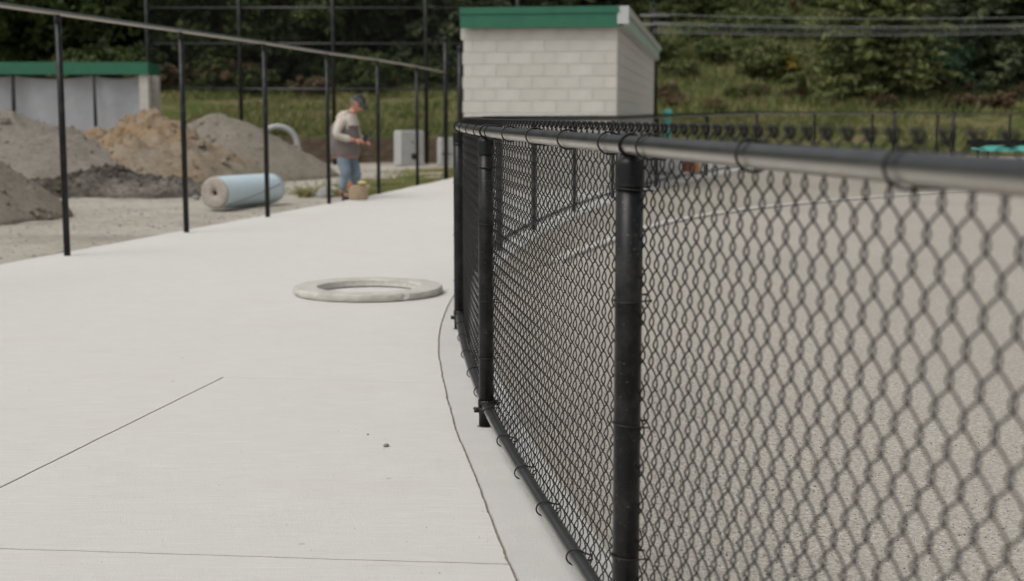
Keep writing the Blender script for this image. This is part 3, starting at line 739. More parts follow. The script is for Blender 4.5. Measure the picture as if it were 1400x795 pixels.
gr = thing('grade_ring', 'flat round precast concrete ring lying on the pale path', 'concrete ring', (rc.x, 9.96, 0.002), .4)
ring_profile(.535, .36, .054).build('ring_body', M['ring'], gr, False)
MB().lathe([(.352, .010), (.3585, .010), (.3585, .044)], 64).build('inner_lip', M['ringside'], gr, True)

# ------------------------------------------------------------------ blue wrapped roll
a = gnd(297, 287, -.04); A3 = Vector((a.x-.02, a.y, .185)); b = gnd(379, 272, -.04); B3 = Vector((-3.56, 20.7, .175))
roll = thing('wrapped_roll', 'light blue plastic-wrapped roll with a tan core end lying on the dirt', 'roll', (A3.x, A3.y, -.04), math.atan2(B3.y-A3.y, B3.x-A3.x))
L = (B3.xy-A3.xy).length; R = .232
m = MB(); xs_ = np.linspace(0, L, 14); ringv = []
for i, x in enumerate(xs_):
    for k_ in range(40):
        an = 2*PI*k_/40; rr_ = R*(1+.02*noise.noise((x*2, math.cos(an)*1.2, math.sin(an)*1.2)) + (-.06 if i == len(xs_)-1 else 0) + (-.02 if i == 0 else 0))
        if math.sin(an) < -.8: rr_ *= .97
        ringv.append((x, rr_*math.cos(an), R+.0+rr_*math.sin(an)))
m.add(ringv, [(i*40+k_, i*40+(k_+1) % 40, (i+1)*40+(k_+1) % 40, (i+1)*40+k_) for i in range(13) for k_ in range(40)] + [tuple(range(13*40, 14*40))])
m.build('plastic_wrap', M['pipe'], roll, True)
m = MB(); n = 36; vs = []
for i, (r, dx) in enumerate([(R*.985, .0), (R*.97, -.02), (R*.8, -.028), (R*.5, -.022), (R*.20, -.025), (R*.16, .02)]):
    for k_ in range(n): an = 2*PI*k_/n; vs.append((dx+.006*noise.noise((r*30, an, 1)), r*math.cos(an), R+r*math.sin(an)))
m.add(vs, [(i*n+k_, (i+1)*n+k_, (i+1)*n+(k_+1) % n, i*n+(k_+1) % n) for i in range(5) for k_ in range(n)])
m.build('roll_end', M['card'], roll, True)
m = MB(); m.tube([(.03, 0, R), (.06, 0, R)], R*.165, 16); m.build('core_hole', M['dark'], roll, True)
m = MB(); m.tube([(.15+.04*q, (R+.004)*math.cos(.2-q*.22), R+(R+.004)*math.sin(.2-q*.22)) for q in range(0, 0)] or [(x, -(R+.003)*math.cos(t), R+(R+.003)*math.sin(t)) for x, t in zip(np.linspace(.05, L-.1, 14), np.linspace(-.75, .35, 14))], .004, 5)
m.build('lashing_cord', M['wire'], roll, True)

# ------------------------------------------------------------------ concrete arch (standing ring half buried) and vaults
ac = at(380, 200, 33.0)
arch = MB(); pts = [(.46*math.cos(t), 0, .46*math.sin(t)) for t in np.linspace(-.5, PI+.5, 30)]
arch.tube(pts, .068, 10)
arch.build('concrete_arch', M['vault'], None, True, loc=(ac.x, 33.0, ac.z), rz=.25, label='pale concrete ring standing upright, half buried behind the gravel heap', cat='concrete ring')
for (px0, px1, pyt, pyb, nm, rz, hole) in ((538, 579, 180, 222, 'grey concrete utility vault with a dark round hole, left of the tall end post', .55, True),
                                           (597, 622, 190, 223, 'smaller grey concrete vault partly hidden behind the tall end post', .45, False)):
    b = at((px0+px1)/2, pyb, 36.6); b.z = -.05; h = at(px0, pyt, b.y).z+.05; wd = (px1-px0)/F_PX*b.y; s1 = wd/(math.cos(rz)+.62*math.sin(rz))
    vt = thing('utility_vault', nm, 'concrete box', (b.x, b.y+.2, -.05), rz)
    MB().box((0,0,h/2), (s1, s1*.62, h), 0, .02).build('vault_body', M['vault'], vt)
    MB().box((0,0,h+.014), (s1*.96, s1*.58, .03), 0, .006).build('vault_lid', M['vault'], vt)
    if hole:
        MB().tube([(.06*s1, -s1*.31+.01, h*.27), (.06*s1, -s1*.31-.012, h*.27)], .085, 18).build('pipe_hole', M['dark'], vt, True)
        MB().tube([(0, -s1*.31+.01, h*.68), (0, -s1*.31-.010, h*.68)], .022, 12).build('knockout', M['dark'], vt, True)

# ------------------------------------------------------------------ far fence details: second low fence, teal post, teal bench, bag and box
f2 = thing('low_far_fence', 'lower black fence on the grass behind the curved chain-link fence', 'fence')
Y2 = 47.0; xs2 = [at(px, 168, Y2).x for px in (1045, 1106, 1130, 1168, 1235)]
zt = at(1100, 166, Y2).z
for x in xs2:
    zb2 = tz(x, Y2); MB().tube([(0,0,0),(0,0,zt-zb2+.06)], .04, 8).build('post', M['post'], f2, True, loc=(x, Y2, zb2-.05))
MB().tube([(xs2[0], Y2, zt), (xs2[-1], Y2, zt)], .025, 8).build('rail', M['rail'], f2, True)
# gate posts standing in the far run
for q, px in enumerate((1222, 1302)):
    Yq = 37.6 if q == 0 else 38.6
    gpst = thing('gate_post', ['left of two thick black gate posts in the far fence', 'right of two thick black gate posts in the far fence'][q], 'gate post', (at(px, 157, Yq).x, Yq-.12, 0))
    MB().tube([(0,0,-.05),(0,0,1.36)], .045, 12).build('post', M['post'], gpst, True)
    MB().lathe([(.05,1.33),(.051,1.37),(.03,1.40),(.001,1.405)], 10).build('post_cap', M['post'], gpst, True)
tp = at(912, 200, 29.6)
tpo = thing('teal_post', 'teal padded post standing right of the block building', 'post', (tp.x, 29.6, 0))
ht = at(912, 150, 29.6).z
MB().lathe([(.078, 0), (.078, ht-.14)], 18).build('pad_sleeve', M['teal'], tpo, True)
MB().lathe([(.084, ht-.14), (.096, ht-.13), (.096, ht-.02), (.085, ht), (.001, ht+.005)], 18).build('pad_cap', M['teal'], tpo, True)
MB().lathe([(.04, -.1), (.04, .05)], 12).build('footing_sleeve', M['post'], tpo, True)
bn = at(1385, 203, 25.5)
bench = thing('bench', 'dark framed bench with teal seat slats behind the near rail at right', 'bench', (bn.x+.25, 25.5, 0), .06)
zs = at(1370, 203, 25.5).z
for dy in (-.16, 0, .16): MB().box((0, dy, zs), (1.9, .13, .045), 0, .008).build('seat_slat', M['teal'], bench)
MB().box((0, -.235, zs-.0), (1.9, .02, .10)).build('seat_edge', M['teal'], bench)
MB().box((0, .30, zs+.10), (2.0, .05, .10), 0, .01).build('backrest', M['post'], bench)
for sx in (-.8, .8):
    for dy in (-.18, .26): MB().tube([(sx, dy, 0), (sx, dy, zs+(.05 if dy > 0 else -.02))], .025, 8).build('leg', M['post'], bench, True)
def blob(name, mat, c, r, seed, parent=None, sub=3, amp=.18, **kw):
    bm = bmesh.new(); bmesh.ops.create_icosphere(bm, subdivisions=sub, radius=1)
    for v_ in bm.verts:
        k_ = 1+amp*noise.noise(v_.co*1.4+Vector((seed, 0, 0)))+amp*.4*noise.noise(v_.co*4+Vector((seed, 0, 0))); v_.co = Vector((v_.co.x*r[0]*k_, v_.co.y*r[1]*k_, max(-.95, v_.co.z)*r[2]*k_))+Vector(c)
    me = bpy.data.meshes.new(name); bm.to_mesh(me); bm.free(); me.materials.append(mat)
    me.polygons.foreach_set('use_smooth', [True]*len(me.polygons)); return link(name, me, parent, **kw)
q = gnd(905, 243); blob('bulk_bag', M['white'], (0,0,.19), (.33,.25,.20), 3, None, loc=(q.x, q.y, .05), label='slumped white bag lying on the path beyond the fence', cat='bag')
q = gnd(945, 240); cr = thing('tool_box', 'red and orange box beside the slumped white bag', 'box', (q.x, q.y, .055), .2)
MB().box((-.08,0,.12), (.17,.2,.24), 0, .02).build('box_body', M['rust'], cr); MB().box((.08,0,.12), (.14,.19,.22), 0, .02).build('box_side', M['orange'], cr)
MB().box((-.01,0,.255), (.3,.2,.02), 0, .004).build('box_lid', M['dark'], cr)

# ------------------------------------------------------------------ pole with pale cables
up = at(893, 100, 44.0); pb = thing('utility_pole', 'dark pole with pale cable brackets rising behind the block building', 'pole', (up.x, 44.0, tz(up.x, 44)-.1))
hz = at(893, 15, 44).z - pb.location.z
MB().tube([(0,0,0),(0,0,hz*.5),(0,0,hz+.1)], [.15,.14,.13], 14).build('pole_shaft', M['dark'], pb, True)
for py in (22, 34):
    z = at(893, py, 44).z - pb.location.z; MB().box((0, -.14, z), (.9, .08, .07), 0, .01).build('cross_bracket', M['cable'], pb)
for i, (y0_, y1_, r) in enumerate([(19.5, 17, .011), (31, 27, .013), (34, 30, .011), (44, 37, .012), (40, 34, .008)]):
    a = at(893, y0_, 43.8); b = at(1700, y1_-5, 43.0+.1*i); pts = []
    for t in np.linspace(0, 1, 14): q = a.lerp(b, t); q.z -= .22*4*t*(1-t); pts.append(q)
    MB().tube(pts, r, 6).build('cable', M['cable'], None, True, label=['highest pale cable stretched from the dark pole to the right', 'second pale cable from the top right of the dark pole', 'third pale cable, middle of the bundle right of the dark pole', 'lowest pale cable right of the dark pole', 'thin pale cable just above the lowest one'][i], cat='cable', group='pale cables running right from the dark pole')

# ------------------------------------------------------------------ vegetation
def leaf_mesh(name, centers, size, mat, flat=.0, seed=0, elong=1.5):
    r = np.random.default_rng(seed); n = len(centers); c = np.asarray(centers)
    d = r.normal(size=(n,3)); d /= np.linalg.norm(d, axis=1)[:,None]
    e = r.normal(size=(n,3)); e[:,2] *= (1-flat); d[:,2] *= (1-flat)
    d /= np.linalg.norm(d, axis=1)[:,None]; e -= d*(e*d).sum(1)[:,None]; e /= np.linalg.norm(e, axis=1)[:,None]+1e-9
    s_ = size*(.6+.8*r.random(n))[:,None]
    v = np.stack([c-d*s_*elong*.5, c+e*s_*.5, c+d*s_*elong*.5, c-e*s_*.5], 1).reshape(-1,3)
    me = bpy.data.meshes.new(name); me.vertices.add(4*n); me.vertices.foreach_set('co', v.ravel())
    me.loops.add(4*n); me.loops.foreach_set('vertex_index', np.arange(4*n, dtype=np.int32))
    me.polygons.add(n); me.polygons.foreach_set('loop_start', np.arange(0, 4*n, 4, dtype=np.int32)); me.polygons.foreach_set('loop_total', np.full(n, 4, dtype=np.int32))
    me.update(calc_edges=True); me.materials.append(mat); return me
def conifer_data(h, rad, seed, mat, n_br=150, per=60, size=.14, droop=.25):
    r = np.random.default_rng(seed); cs = []; limbs = MB()
    limbs.tube([(0,0,-.3),(0,0,h*.4),(0,0,h*.97)], [rad*.055+.05, rad*.04+.03, .02], 8)
    for b in range(n_br):
        t = (b+.5)/n_br; z = h*(.03+.95*t**.9); L = rad*(1-t)**.75*(.65+.5*r.random())+.15; a = b*2.39996+r.normal()*.2
        dx, dy = math.cos(a), math.sin(a); slope = .25-droop*1.5+.35*t
        end = (dx*L, dy*L, z+L*slope)
        if b % 2 == 0: limbs.tube([(0,0,z), (dx*L*.5, dy*L*.5, z+L*slope*.5+.06*L), end], [.03, .02, .006], 4)
        u = r.random(per)**.7; sp = .10+.30*(1-u)*.5+.16*L*.35*(1-u*.7)
        P_ = np.stack([dx*L*u, dy*L*u, z+L*slope*u+.22*L*u*(1-u)-.10*u*u*L], 1); side_ = r.normal(size=per)*sp
        P_[:,0] += -dy*side_; P_[:,1] += dx*side_; P_[:,2] += r.normal(size=per)*.05-np.abs(side_)*.25
        cs.append(P_)
    cs = np.concatenate(cs); return leaf_mesh('crown', cs, size, mat, .35, seed, 2.2), limbs.mesh('trunk', M['bark'], True)
def broad_data(h, rad, seed, mat, clumps=60, per=120, size=.13, trunk=True, low=.25):
    r = np.random.default_rng(seed); cs = []; limbs = MB()
    if trunk: limbs.tube([(0,0,-.3),(.05*h*r.normal()*.3,0,h*.35),(0,0,h*.7)], [.10+h*.012, .07+h*.008, .03], 8)
    for b in range(clumps):
        d = r.normal(size=3); d /= np.linalg.norm(d); q = r.random()**.45
        c = np.array([d[0]*rad*q, d[1]*rad*q, h*(low+(1-low)*.5)+d[2]*h*(1-low)*.5*q]); cr_ = rad*(.14+.20*r.random())
        g_ = r.normal(size=(per,3)); g_ /= np.linalg.norm(g_, axis=1)[:,None]; g_ *= (r.random(per)**.4)[:,None]*cr_; g_[:,2] *= .65
        cs.append(c+g_)
        if trunk and b % 3 == 0: limbs.tube([(0,0,h*.3), tuple(c*.6+np.array([0,0,h*.12])), tuple(c)], [.05,.03,.01], 4)
    return leaf_mesh('crown', np.concatenate(cs), size, mat, .0, seed, 1.5), (limbs.mesh('trunk', M['bark'], True) if trunk else None)
DATA = {
 'dark_fir_a': conifer_data(12, 3.6, 1, M['fir_dark'], 190, 80, .17), 'dark_fir_b': conifer_data(10, 3.2, 2, M['fir_dark'], 170, 80, .17, .35),
 'dark_fir_c': conifer_data(14, 4.2, 31, M['fir_dark'], 210, 80, .19, .3),
 'olive_fir_a': conifer_data(9.5, 3.4, 3, M['fir_light'], 200, 110, .13, .12), 'olive_fir_b': conifer_data(7, 2.6, 4, M['fir_light'], 150, 90, .12, .2),
 'dark_broad_a': broad_data(8, 3.2, 5, M['leaf_dark'], 90, 150, .16, True, .1), 'dark_broad_b': broad_data(7, 2.8, 6, M['leaf_dark'], 80, 150, .16, True, .05),
 'green_broad': broad_data(6.5, 2.6, 7, M['leaf_mid'], 80, 150, .14, True, .08),
 'shrub_green': broad_data(1.7, 1.4, 8, M['leaf_mid'], 40, 90, .11, True, .0), 'shrub_dark': broad_data(1.9, 1.5, 9, M['leaf_dark'], 40, 90, .12, True, .0),
 'shrub_blue': broad_data(2.2, 2.0, 10, M['leaf_blue'], 50, 90, .12, True, .0), 'shrub_rust': broad_data(1.2, 1.2, 12, M['leaf_rust'], 36, 80, .10, True, .0),
 'shrub_olive': broad_data(1.6, 1.5, 18, M['fir_light'], 40, 90, .10, True, .0),
 'shrub_yellow': broad_data(1.5, .8, 13, M['leaf_yel'], 22, 70, .10, True, .0),
}
SEEN = {}
def where(px, Y):
    if px < 700:
        L_ = 'far beyond the left edge' if px < 0 else 'above the left shelter' if px < 150 else 'above the tan soil heap' if px < 240 else 'above the brown gravel heap' if px < 330 else 'above the concrete arch' if px < 425 else 'behind the man' if px < 520 else 'above the utility vaults' if px < 610 else 'behind the block building'
    else:
        L_ = 'behind the block building' if px < 890 else 'just right of the dark pole' if px < 960 else 'left of the yellow bush' if px < 1045 else 'around the yellow bush' if px < 1115 else 'left side of the olive conifer' if px < 1180 else 'right side of the olive conifer' if px < 1265 else 'by the blue green bushes' if px < 1330 else 'near the right edge'
    return L_
def plant(kind, x, y, sc_, label, cat, group=None, name=None, dz=0.0):
    cr_, tr_ = DATA[kind]
    if group:
        if label in SEEN: label = label.replace(',', (' with a bigger crown,' if sc_ > SEEN[label][-1] else ' with a smaller crown,'), 1) if len(SEEN[label]) == 1 else label
        SEEN.setdefault(label, []).append(sc_)
    t = thing(name or 'tree', label, cat, (x, y, tz(x, y)+dz), random.uniform(0, 6.28), group)
    t.scale = (sc_, sc_, sc_*random.uniform(.9, 1.1)); t['label'] = ' '.join(t['label'].split()[:16]); link('crown', cr_, t)
    if tr_: link('trunk', tr_, t)
    return t
def X(px, Y): return (px-700)/F_PX*Y
# left dark wood
GL = 'dark trees of the wood behind the yard'
i = 0
for Y, px0, px1, step, kinds in ((48.5, -120, 640, 70, ['dark_broad_b', 'dark_fir_b', 'dark_broad_a']), (54, -160, 720, 88, ['dark_fir_a', 'dark_broad_a', 'dark_fir_c']), (62, -200, 760, 100, ['dark_fir_c', 'dark_fir_a']), (72, -200, 800, 120, ['dark_fir_c', 'dark_fir_b'])):
    px = px0
    while px < px1:
        k_ = kinds[i % len(kinds)]; i += 1
        plant(k_, X(px+random.uniform(-18, 18), Y), Y+random.uniform(-1.2, 1.2), random.uniform(.8, 1.1),
              ('dark conifer ' if 'fir' in k_ else 'dark leafy tree ') + where(px, Y) + {48.5: ', front row of the wood', 54: ', second row of the wood', 62: ', third row of the wood', 72: ', last row of the wood'}[Y], 'tree', GL, 'conifer_tree' if 'fir' in k_ else 'broadleaf_tree')
        px += step*random.uniform(.85, 1.15)
# right slope
plant('olive_fir_a', X(1188, 48), 48, .84, 'large olive green conifer in the middle of the right slope', 'conifer', None, 'conifer_tree')
plant('dark_fir_b', X(1375, 50), 50, 1.0, 'dark conifer with drooping boughs at the right edge of the photo', 'conifer', None, 'conifer_tree')
plant('dark_fir_a', X(1322, 54), 54, .9, 'dark conifer standing between the olive conifer and the right edge tree', 'conifer', None, 'conifer_tree')
plant('green_broad', X(955, 60), 60, .9, 'mid green leafy tree on the slope right of the dark pole', 'tree', None, 'broadleaf_tree')
plant('shrub_yellow', X(1078, 51.5), 51.5, .8, 'small bush with yellow flowers on the slope left of the olive conifer', 'bush', None, 'flowering_bush')
plant('shrub_blue', X(1262, 50), 50, .8, 'blue green bush right of the olive conifer', 'bush', None, 'bush')
plant('shrub_blue', X(1296, 51), 51, .75, 'blue green bush under the dark conifer at right', 'bush', None, 'bush')
plant('olive_fir_b', X(1092, 48.5), 48.5, .14, 'tiny olive conifer seedling below the yellow bush', 'conifer', None, 'conifer_tree')
GR = 'trees of the wood above the right slope'
i = 0
for Y, px0, px1, step, kinds in ((68, 880, 1500, 75, ['green_broad', 'dark_broad_a', 'green_broad', 'green_broad', 'dark_fir_b']), (75, 840, 1540, 90, ['dark_fir_a', 'dark_broad_a', 'green_broad', 'dark_fir_c']), (80, 800, 1560, 90, ['dark_fir_c', 'dark_fir_a', 'dark_broad_a']), (60, 640, 900, 90, ['dark_fir_a', 'dark_broad_b'])):
    px = px0
    while px < px1:
        k_ = kinds[i % len(kinds)]; i += 1
        plant(k_, X(px+random.uniform(-18, 18), Y), Y+random.uniform(-1.2, 1.2), random.uniform(.8, 1.1),
              {'d_f': 'dark conifer ', 'd_b': 'dark leafy tree ', 'g_b': 'mid green leafy tree '}[k_[0]+'_'+k_.split('_')[1][0]] + where(px, Y) + {68: ', front row of the wood', 75: ', middle row of the wood', 80: ', last row of the wood', 60: ', nearest the camera'}[Y], 'tree', GR, 'conifer_tree' if 'fir' in k_ else 'broadleaf_tree')
        px += step*random.uniform(.85, 1.15)
GS = 'bushes on the right slope'; GSL = 'bushes along the foot of the dark wood'
for q in range(130):
    px = random.uniform(880, 1460); Y = 47.5+18*random.random()**.75
    if px < 1120 and Y < 56 and random.random() < .45: continue
    k_ = random.choice(['shrub_green', 'shrub_green', 'shrub_olive', 'shrub_rust', 'shrub_olive'])
    if (1040 < px < 1115 and Y < 52) or (1140 < px < 1235 and Y < 48.5): continue
    plant(k_, X(px, Y), Y, random.uniform(.5, 1.0)*(.5 if Y < 50.5 else .95), (lambda w_: {'n': 'mid green bush '+w_, 'k': 'dark green bush '+w_, 't': 'brownish bush '+w_, 'o': 'olive green bush '+w_})(where(px, Y) + (', low on the slope' if Y < 53 else ', halfway up the slope' if Y < 59 else ', high on the slope'))[{'shrub_green': 'n', 'shrub_dark': 'k', 'shrub_rust': 't', 'shrub_olive': 'o'}[k_]], 'bush', GS, 'bush')
for q in range(30):
    px = random.uniform(-60, 640); Y = random.uniform(45.5, 48); k_ = random.choice(['shrub_dark', 'shrub_dark', 'shrub_rust', 'shrub_green'])
    plant(k_, X(px, Y), Y, random.uniform(.45, .85), {'shrub_green': 'mid green bush ', 'shrub_dark': 'dark green bush ', 'shrub_rust': 'brownish bush '}[k_] + where(px, Y) + ', at the foot of the wood', 'bush', GSL, 'bush')
for q in range(26):
    px = random.uniform(900, 1440); Y = random.uniform(46.5, 50); sc_ = random.uniform(.35, .6)
    plant('shrub_rust', X(px, Y), Y, sc_, 'low brownish fern clump ' + where(px, Y) + ', at the foot of the slope', 'ferns', 'fern clumps at the foot of the right slope', 'fern_clump')
# grass blades
def blades(name, pts, hgt, mat, label, lean=.5, wd=.03, seed=1):
    r = np.random.default_rng(seed); n = len(pts); c = np.asarray(pts); a = r.random(n)*2*PI; h = hgt*(.4+.9*r.random(n))
    dx = np.stack([np.cos(a), np.sin(a), 0*a], 1)*wd*(.6+.8*r.random(n))[:,None]; b = r.random(n)*2*PI
    tip = c + np.stack([np.cos(b)*h*lean, np.sin(b)*h*lean, h], 1)
    v = np.stack([c-dx, c+dx, tip], 1).reshape(-1,3); me = bpy.data.meshes.new(name)
    me.vertices.add(3*n); me.vertices.foreach_set('co', v.ravel()); me.loops.add(3*n); me.loops.foreach_set('vertex_index', np.arange(3*n, dtype=np.int32))
    me.polygons.add(n); me.polygons.foreach_set('loop_start', np.arange(0, 3*n, 3, dtype=np.int32)); me.polygons.foreach_set('loop_total', np.full(n, 3, dtype=np.int32))
    me.update(calc_edges=True); me.materials.append(mat); return link(name, me, None, label=label, cat='grass', kind='stuff')
P_ = []
for _ in range(90000):
    Y = random.uniform(39, 60); x = X(random.uniform(-60, 1460), Y)
    if noise.noise((x*.35, Y*.35, 7)) > -.25: P_.append((x, Y, tz(x, Y)-.02))
blades('bank_grass', P_, .24, M['grass'], 'rough green and straw grass on the bank below the wood', .6, .03, 5)
P_ = []
for _ in range(42000):
    Y = random.uniform(46, 64); x = X(random.uniform(880, 1330), Y)
    if noise.noise((x*.4, Y*.4, 17)) > -.12: P_.append((x, Y, tz(x, Y)-.02))
blades('tall_weeds', P_, .42, M['weeds'], 'tall green weeds covering the lower right slope', .45, .035, 15)
P_ = []
for _ in range(26000):
    Y = random.uniform(22.5, 34); x = left_edge(min(Y, 30)) - .12 - abs(random.gauss(0, .75))
    if noise.noise((x*.9, Y*.9, 2)) > -.2: P_.append((x, Y, yz(x, Y)))
blades('lawn_strip', P_, .07, M['grass'], 'low green grass strip along the path behind the fence frame', .7, .012, 6)
pw = gnd(417, 270, -.05); P_ = [(pw.x+random.gauss(0, .05), pw.y+random.gauss(0, .06), -.05) for _ in range(160)]
o = blades('weed_tuft', P_, .14, M['grass'], 'small green weed tuft left of the man', .9, .02, 8); o['category'] = 'weed'

# ------------------------------------------------------------------ the man
def skin_mesh(nodes, edges_, root=0, sub=2):
    me = bpy.data.meshes.new('tmp'); me.from_pydata([n_[0] for n_ in nodes], edges_, []); o = bpy.data.objects.new('tmp', me); COL.objects.link(o)
    o.modifiers.new('s', 'SKIN'); 
    for i, n_ in enumerate(nodes):
        rr_ = n_[1]; me.skin_vertices[0].data[i].radius = (rr_, rr_) if not hasattr(rr_, '__len__') else rr_
    me.skin_vertices[0].data[root].use_root = True
    ss = o.modifiers.new('u', 'SUBSURF'); ss.levels = sub; ss.render_levels = sub
    dg_ = bpy.context.evaluated_depsgraph_get(); out = bpy.data.meshes.new_from_object(o.evaluated_get(dg_)); bpy.data.objects.remove(o)
    return out
def join_meshes(name, list_, mat):
    bm = bmesh.new()
    for me, mtx in list_:
        t = bmesh.new(); t.from_mesh(me); t.transform(mtx); tmp = bpy.data.meshes.new('t'); t.to_mesh(tmp); t.free(); bm.from_mesh(tmp)
    me = bpy.data.meshes.new(name); bm.to_mesh(me); bm.free(); me.materials.clear(); me.materials.append(mat)
    me.polygons.foreach_set('use_smooth', [True]*len(me.polygons)); return me
I4 = Matrix.Identity(4)
hipR, kneeR, ankR, toeR = (0,-.10,.76), (.05,-.11,.42), (-.03,-.12,.09), (.13,-.14,.035)
hipL, kneeL, ankL, toeL = (.02,.10,.76), (.11,.11,.42), (.07,.12,.09), (.23,.13,.035)
chest = (.0,0,1.08); sp = (-.02,0,.92); pel = (-.01,0,.80); neck = (.10,0,1.285)
shR, elR, wrR = (.00,-.19,1.19), (-.03,-.27,.95), (.22,-.14,.885)
shL, elL, wrL = (.02,.19,1.19), (.06,.27,.95), (.29,.05,.87)
body_nodes = [(pel,.11),(sp,.12),(chest,.13),((.06,0,1.22),.09),(neck,.058),((.16,0,1.345),.062),
              (shR,.048),(elR,.040),(wrR,.030),(shL,.048),(elL,.045),(wrL,.030),
              (hipR,.075),(kneeR,.06),(ankR,.042),(toeR,.035),(hipL,.075),(kneeL,.06),(ankL,.042),(toeL,.035)]
be = [(0,1),(1,2),(2,3),(3,4),(4,5),(2,6),(6,7),(7,8),(2,9),(9,10),(10,11),(0,12),(12,13),(13,14),(14,15),(0,16),(16,17),(17,18),(18,19)]
# head sculpted from a sphere, with brow, nose, chin and ears
bm = bmesh.new(); bmesh.ops.create_uvsphere(bm, u_segments=28, v_segments=20, radius=1)
for v_ in bm.verts:
    x, y, z = v_.co; xx, yy, zz_ = x*.098, y*.076, z*.118
    if x > 0: xx *= 1.0 + .08*(z < -.2)
    if z < -.35: yy *= .80; xx *= .93
    if x > .80 and abs(y) < .30 and -.25 < z < .22: xx += .026*(1-abs(y)/.30)*(1 if z < 0 else .6)          # nose
    if x > .70 and .12 < z < .32 and .15 < abs(y) < .6: xx -= .010                                             # eye sockets
    if x > .6 and .32 < z < .5: xx += .006                                                                     # brow
    if x > .55 and z < -.75: xx += .016                                                                        # chin
    if x > .75 and -.52 < z < -.40 and abs(y) < .45: xx -= .006                                                # mouth
    if abs(y) > .93 and -.1 < z < .25 and -.3 < x < .1: yy += math.copysign(.014, y)                           # ears
    v_.co = (xx, yy, zz_)
headm = bpy.data.meshes.new('h'); bm.to_mesh(headm); bm.free()
HM = Matrix.Translation((.205, 0, 1.425)) @ Matrix.Rotation(math.radians(38), 4, 'Y')
def hand_mesh():
    nd = [((0,0,0),.024),((.035,0,0),(.034,.016)),((.075,0,0),(.036,.014))]; ed = [(0,1),(1,2)]
    parts = [(skin_mesh(nd, ed, 0, 1), I4)]
    for j, (yo, ln) in enumerate(((-.030,.062),(-.010,.072),(.010,.068),(.029,.052))):
        b0 = (.070, yo, 0); parts.append((skin_mesh([(b0,.0095),((b0[0]+ln*.45, yo, -.012),.009),((b0[0]+ln*.72, yo, -.034),.0085),((b0[0]+ln*.75, yo, -.054),.0075)], [(0,1),(1,2),(2,3)], 0, 1), I4))
    parts.append((skin_mesh([((.015,-.020,-.004),.012),((.045,-.045,-.018),.0105),((.070,-.048,-.034),.009)], [(0,1),(1,2)], 0, 1), I4)); return parts
hands = hand_mesh()
def hand_at(w_, d, roll): 
    x_ = Vector(d).normalized(); zax = Vector((0,0,1)); y_ = zax.cross(x_).normalized(); z_ = x_.cross(y_)
    R_ = Matrix((x_, y_, z_)).transposed().to_4x4(); return Matrix.Translation(w_) @ R_ @ Matrix.Rotation(roll, 4, 'X')
mats = [(skin_mesh(body_nodes, be), I4), (headm, HM)]
for me_, mt in hands: mats.append((me_, hand_at(wrR, (.9,.25,.02), .6) @ mt)); 
for me_, mt in hands: mats.append((me_, hand_at(wrL, (.75,-.5,.0), -.5) @ Matrix.Diagonal((1,-1,1,1)) @ mt))
mp = gnd(466, 274, -.03)
man = thing('person', 'man in a pale hooded jacket, cap and jeans looking down at a black device', 'person', (mp.x+.08, mp.y+.05, -.03), -.30)
man.scale = (1.04, 1.04, 1.04)
link('body', join_meshes('body', mats, M['skin']), man)
def cloth(name, nodes, ed, mat, root=0, parent=man): return link(name, join_meshes(name, [(skin_mesh(nodes, ed, root), I4)], mat), parent)
jk = cloth('hooded_jacket', [((-.015,0,.76),.185),((-.02,0,.92),.195),((-.005,0,1.08),.195),((.05,0,1.20),.125),((.085,0,1.255),.085),
     ((.0,-.185,1.19),.088),((-.035,-.272,.95),.072),((.17,-.165,.893),.052),((.02,.185,1.19),.088),((.06,.272,.95),.070),((.24,.09,.88),.052)],
     [(0,1),(1,2),(2,3),(3,4),(2,5),(5,6),(6,7),(2,8),(8,9),(9,10)], M['jacket'], 2)
def loft(name, secs, mat, n=28, fold=.012, seed=0, parent=man):
    m = MB(); vs = []
    for cx, cy, z, rx, ry in secs:
        for k_ in range(n):
            t = 2*PI*k_/n; e = 1 + fold/.18*noise.noise((math.cos(t)*2.2+seed, math.sin(t)*2.2, z*9)); vs.append((cx+rx*e*math.cos(t), cy+ry*e*math.sin(t), z))
    m.add(vs, [(i*n+k_, i*n+(k_+1) % n, (i+1)*n+(k_+1) % n, (i+1)*n+k_) for i in range(len(secs)-1) for k_ in range(n)]); return m.build(name, mat, parent, True)
loft('vest', [(-.010,0,.665,.215,.205),(-.015,0,.72,.228,.212),(-.012,0,.80,.232,.216),(-.014,0,.90,.226,.214),(-.014,0,1.0,.216,.212),(-.008,0,1.08,.205,.200),(.0,0,1.14,.175,.18)], M['vest'], seed=2)
loft('jacket_collar_front', [(.02,0,1.10,.185,.185),(.035,0,1.17,.155,.165),(.06,0,1.235,.115,.12),(.09,0,1.275,.085,.085)], M['jacket'], seed=5)
loft('shirt_hem', [(-.010,0,.615,.190,.185),(-.010,0,.64,.205,.195),(-.010,0,.70,.205,.198)], M['hem'], seed=7)
loft('hood', [(-.01,0,1.16,.12,.13),(-.015,0,1.22,.125,.13),(.01,0,1.275,.112,.112),(.045,0,1.31,.090,.09),(.075,0,1.32,.066,.075)], M['jacket'], seed=9)
cloth('jeans', [((-.01,0,.69),.115),((0,-.10,.62),.118),((.05,-.11,.42),.088),((-.015,-.12,.13),.075),((.02,.10,.62),.118),((.11,.11,.42),.088),((.08,.12,.13),.075)],
      [(0,1),(1,2),(2,3),(0,4),(4,5),(5,6)], M['jeans'])
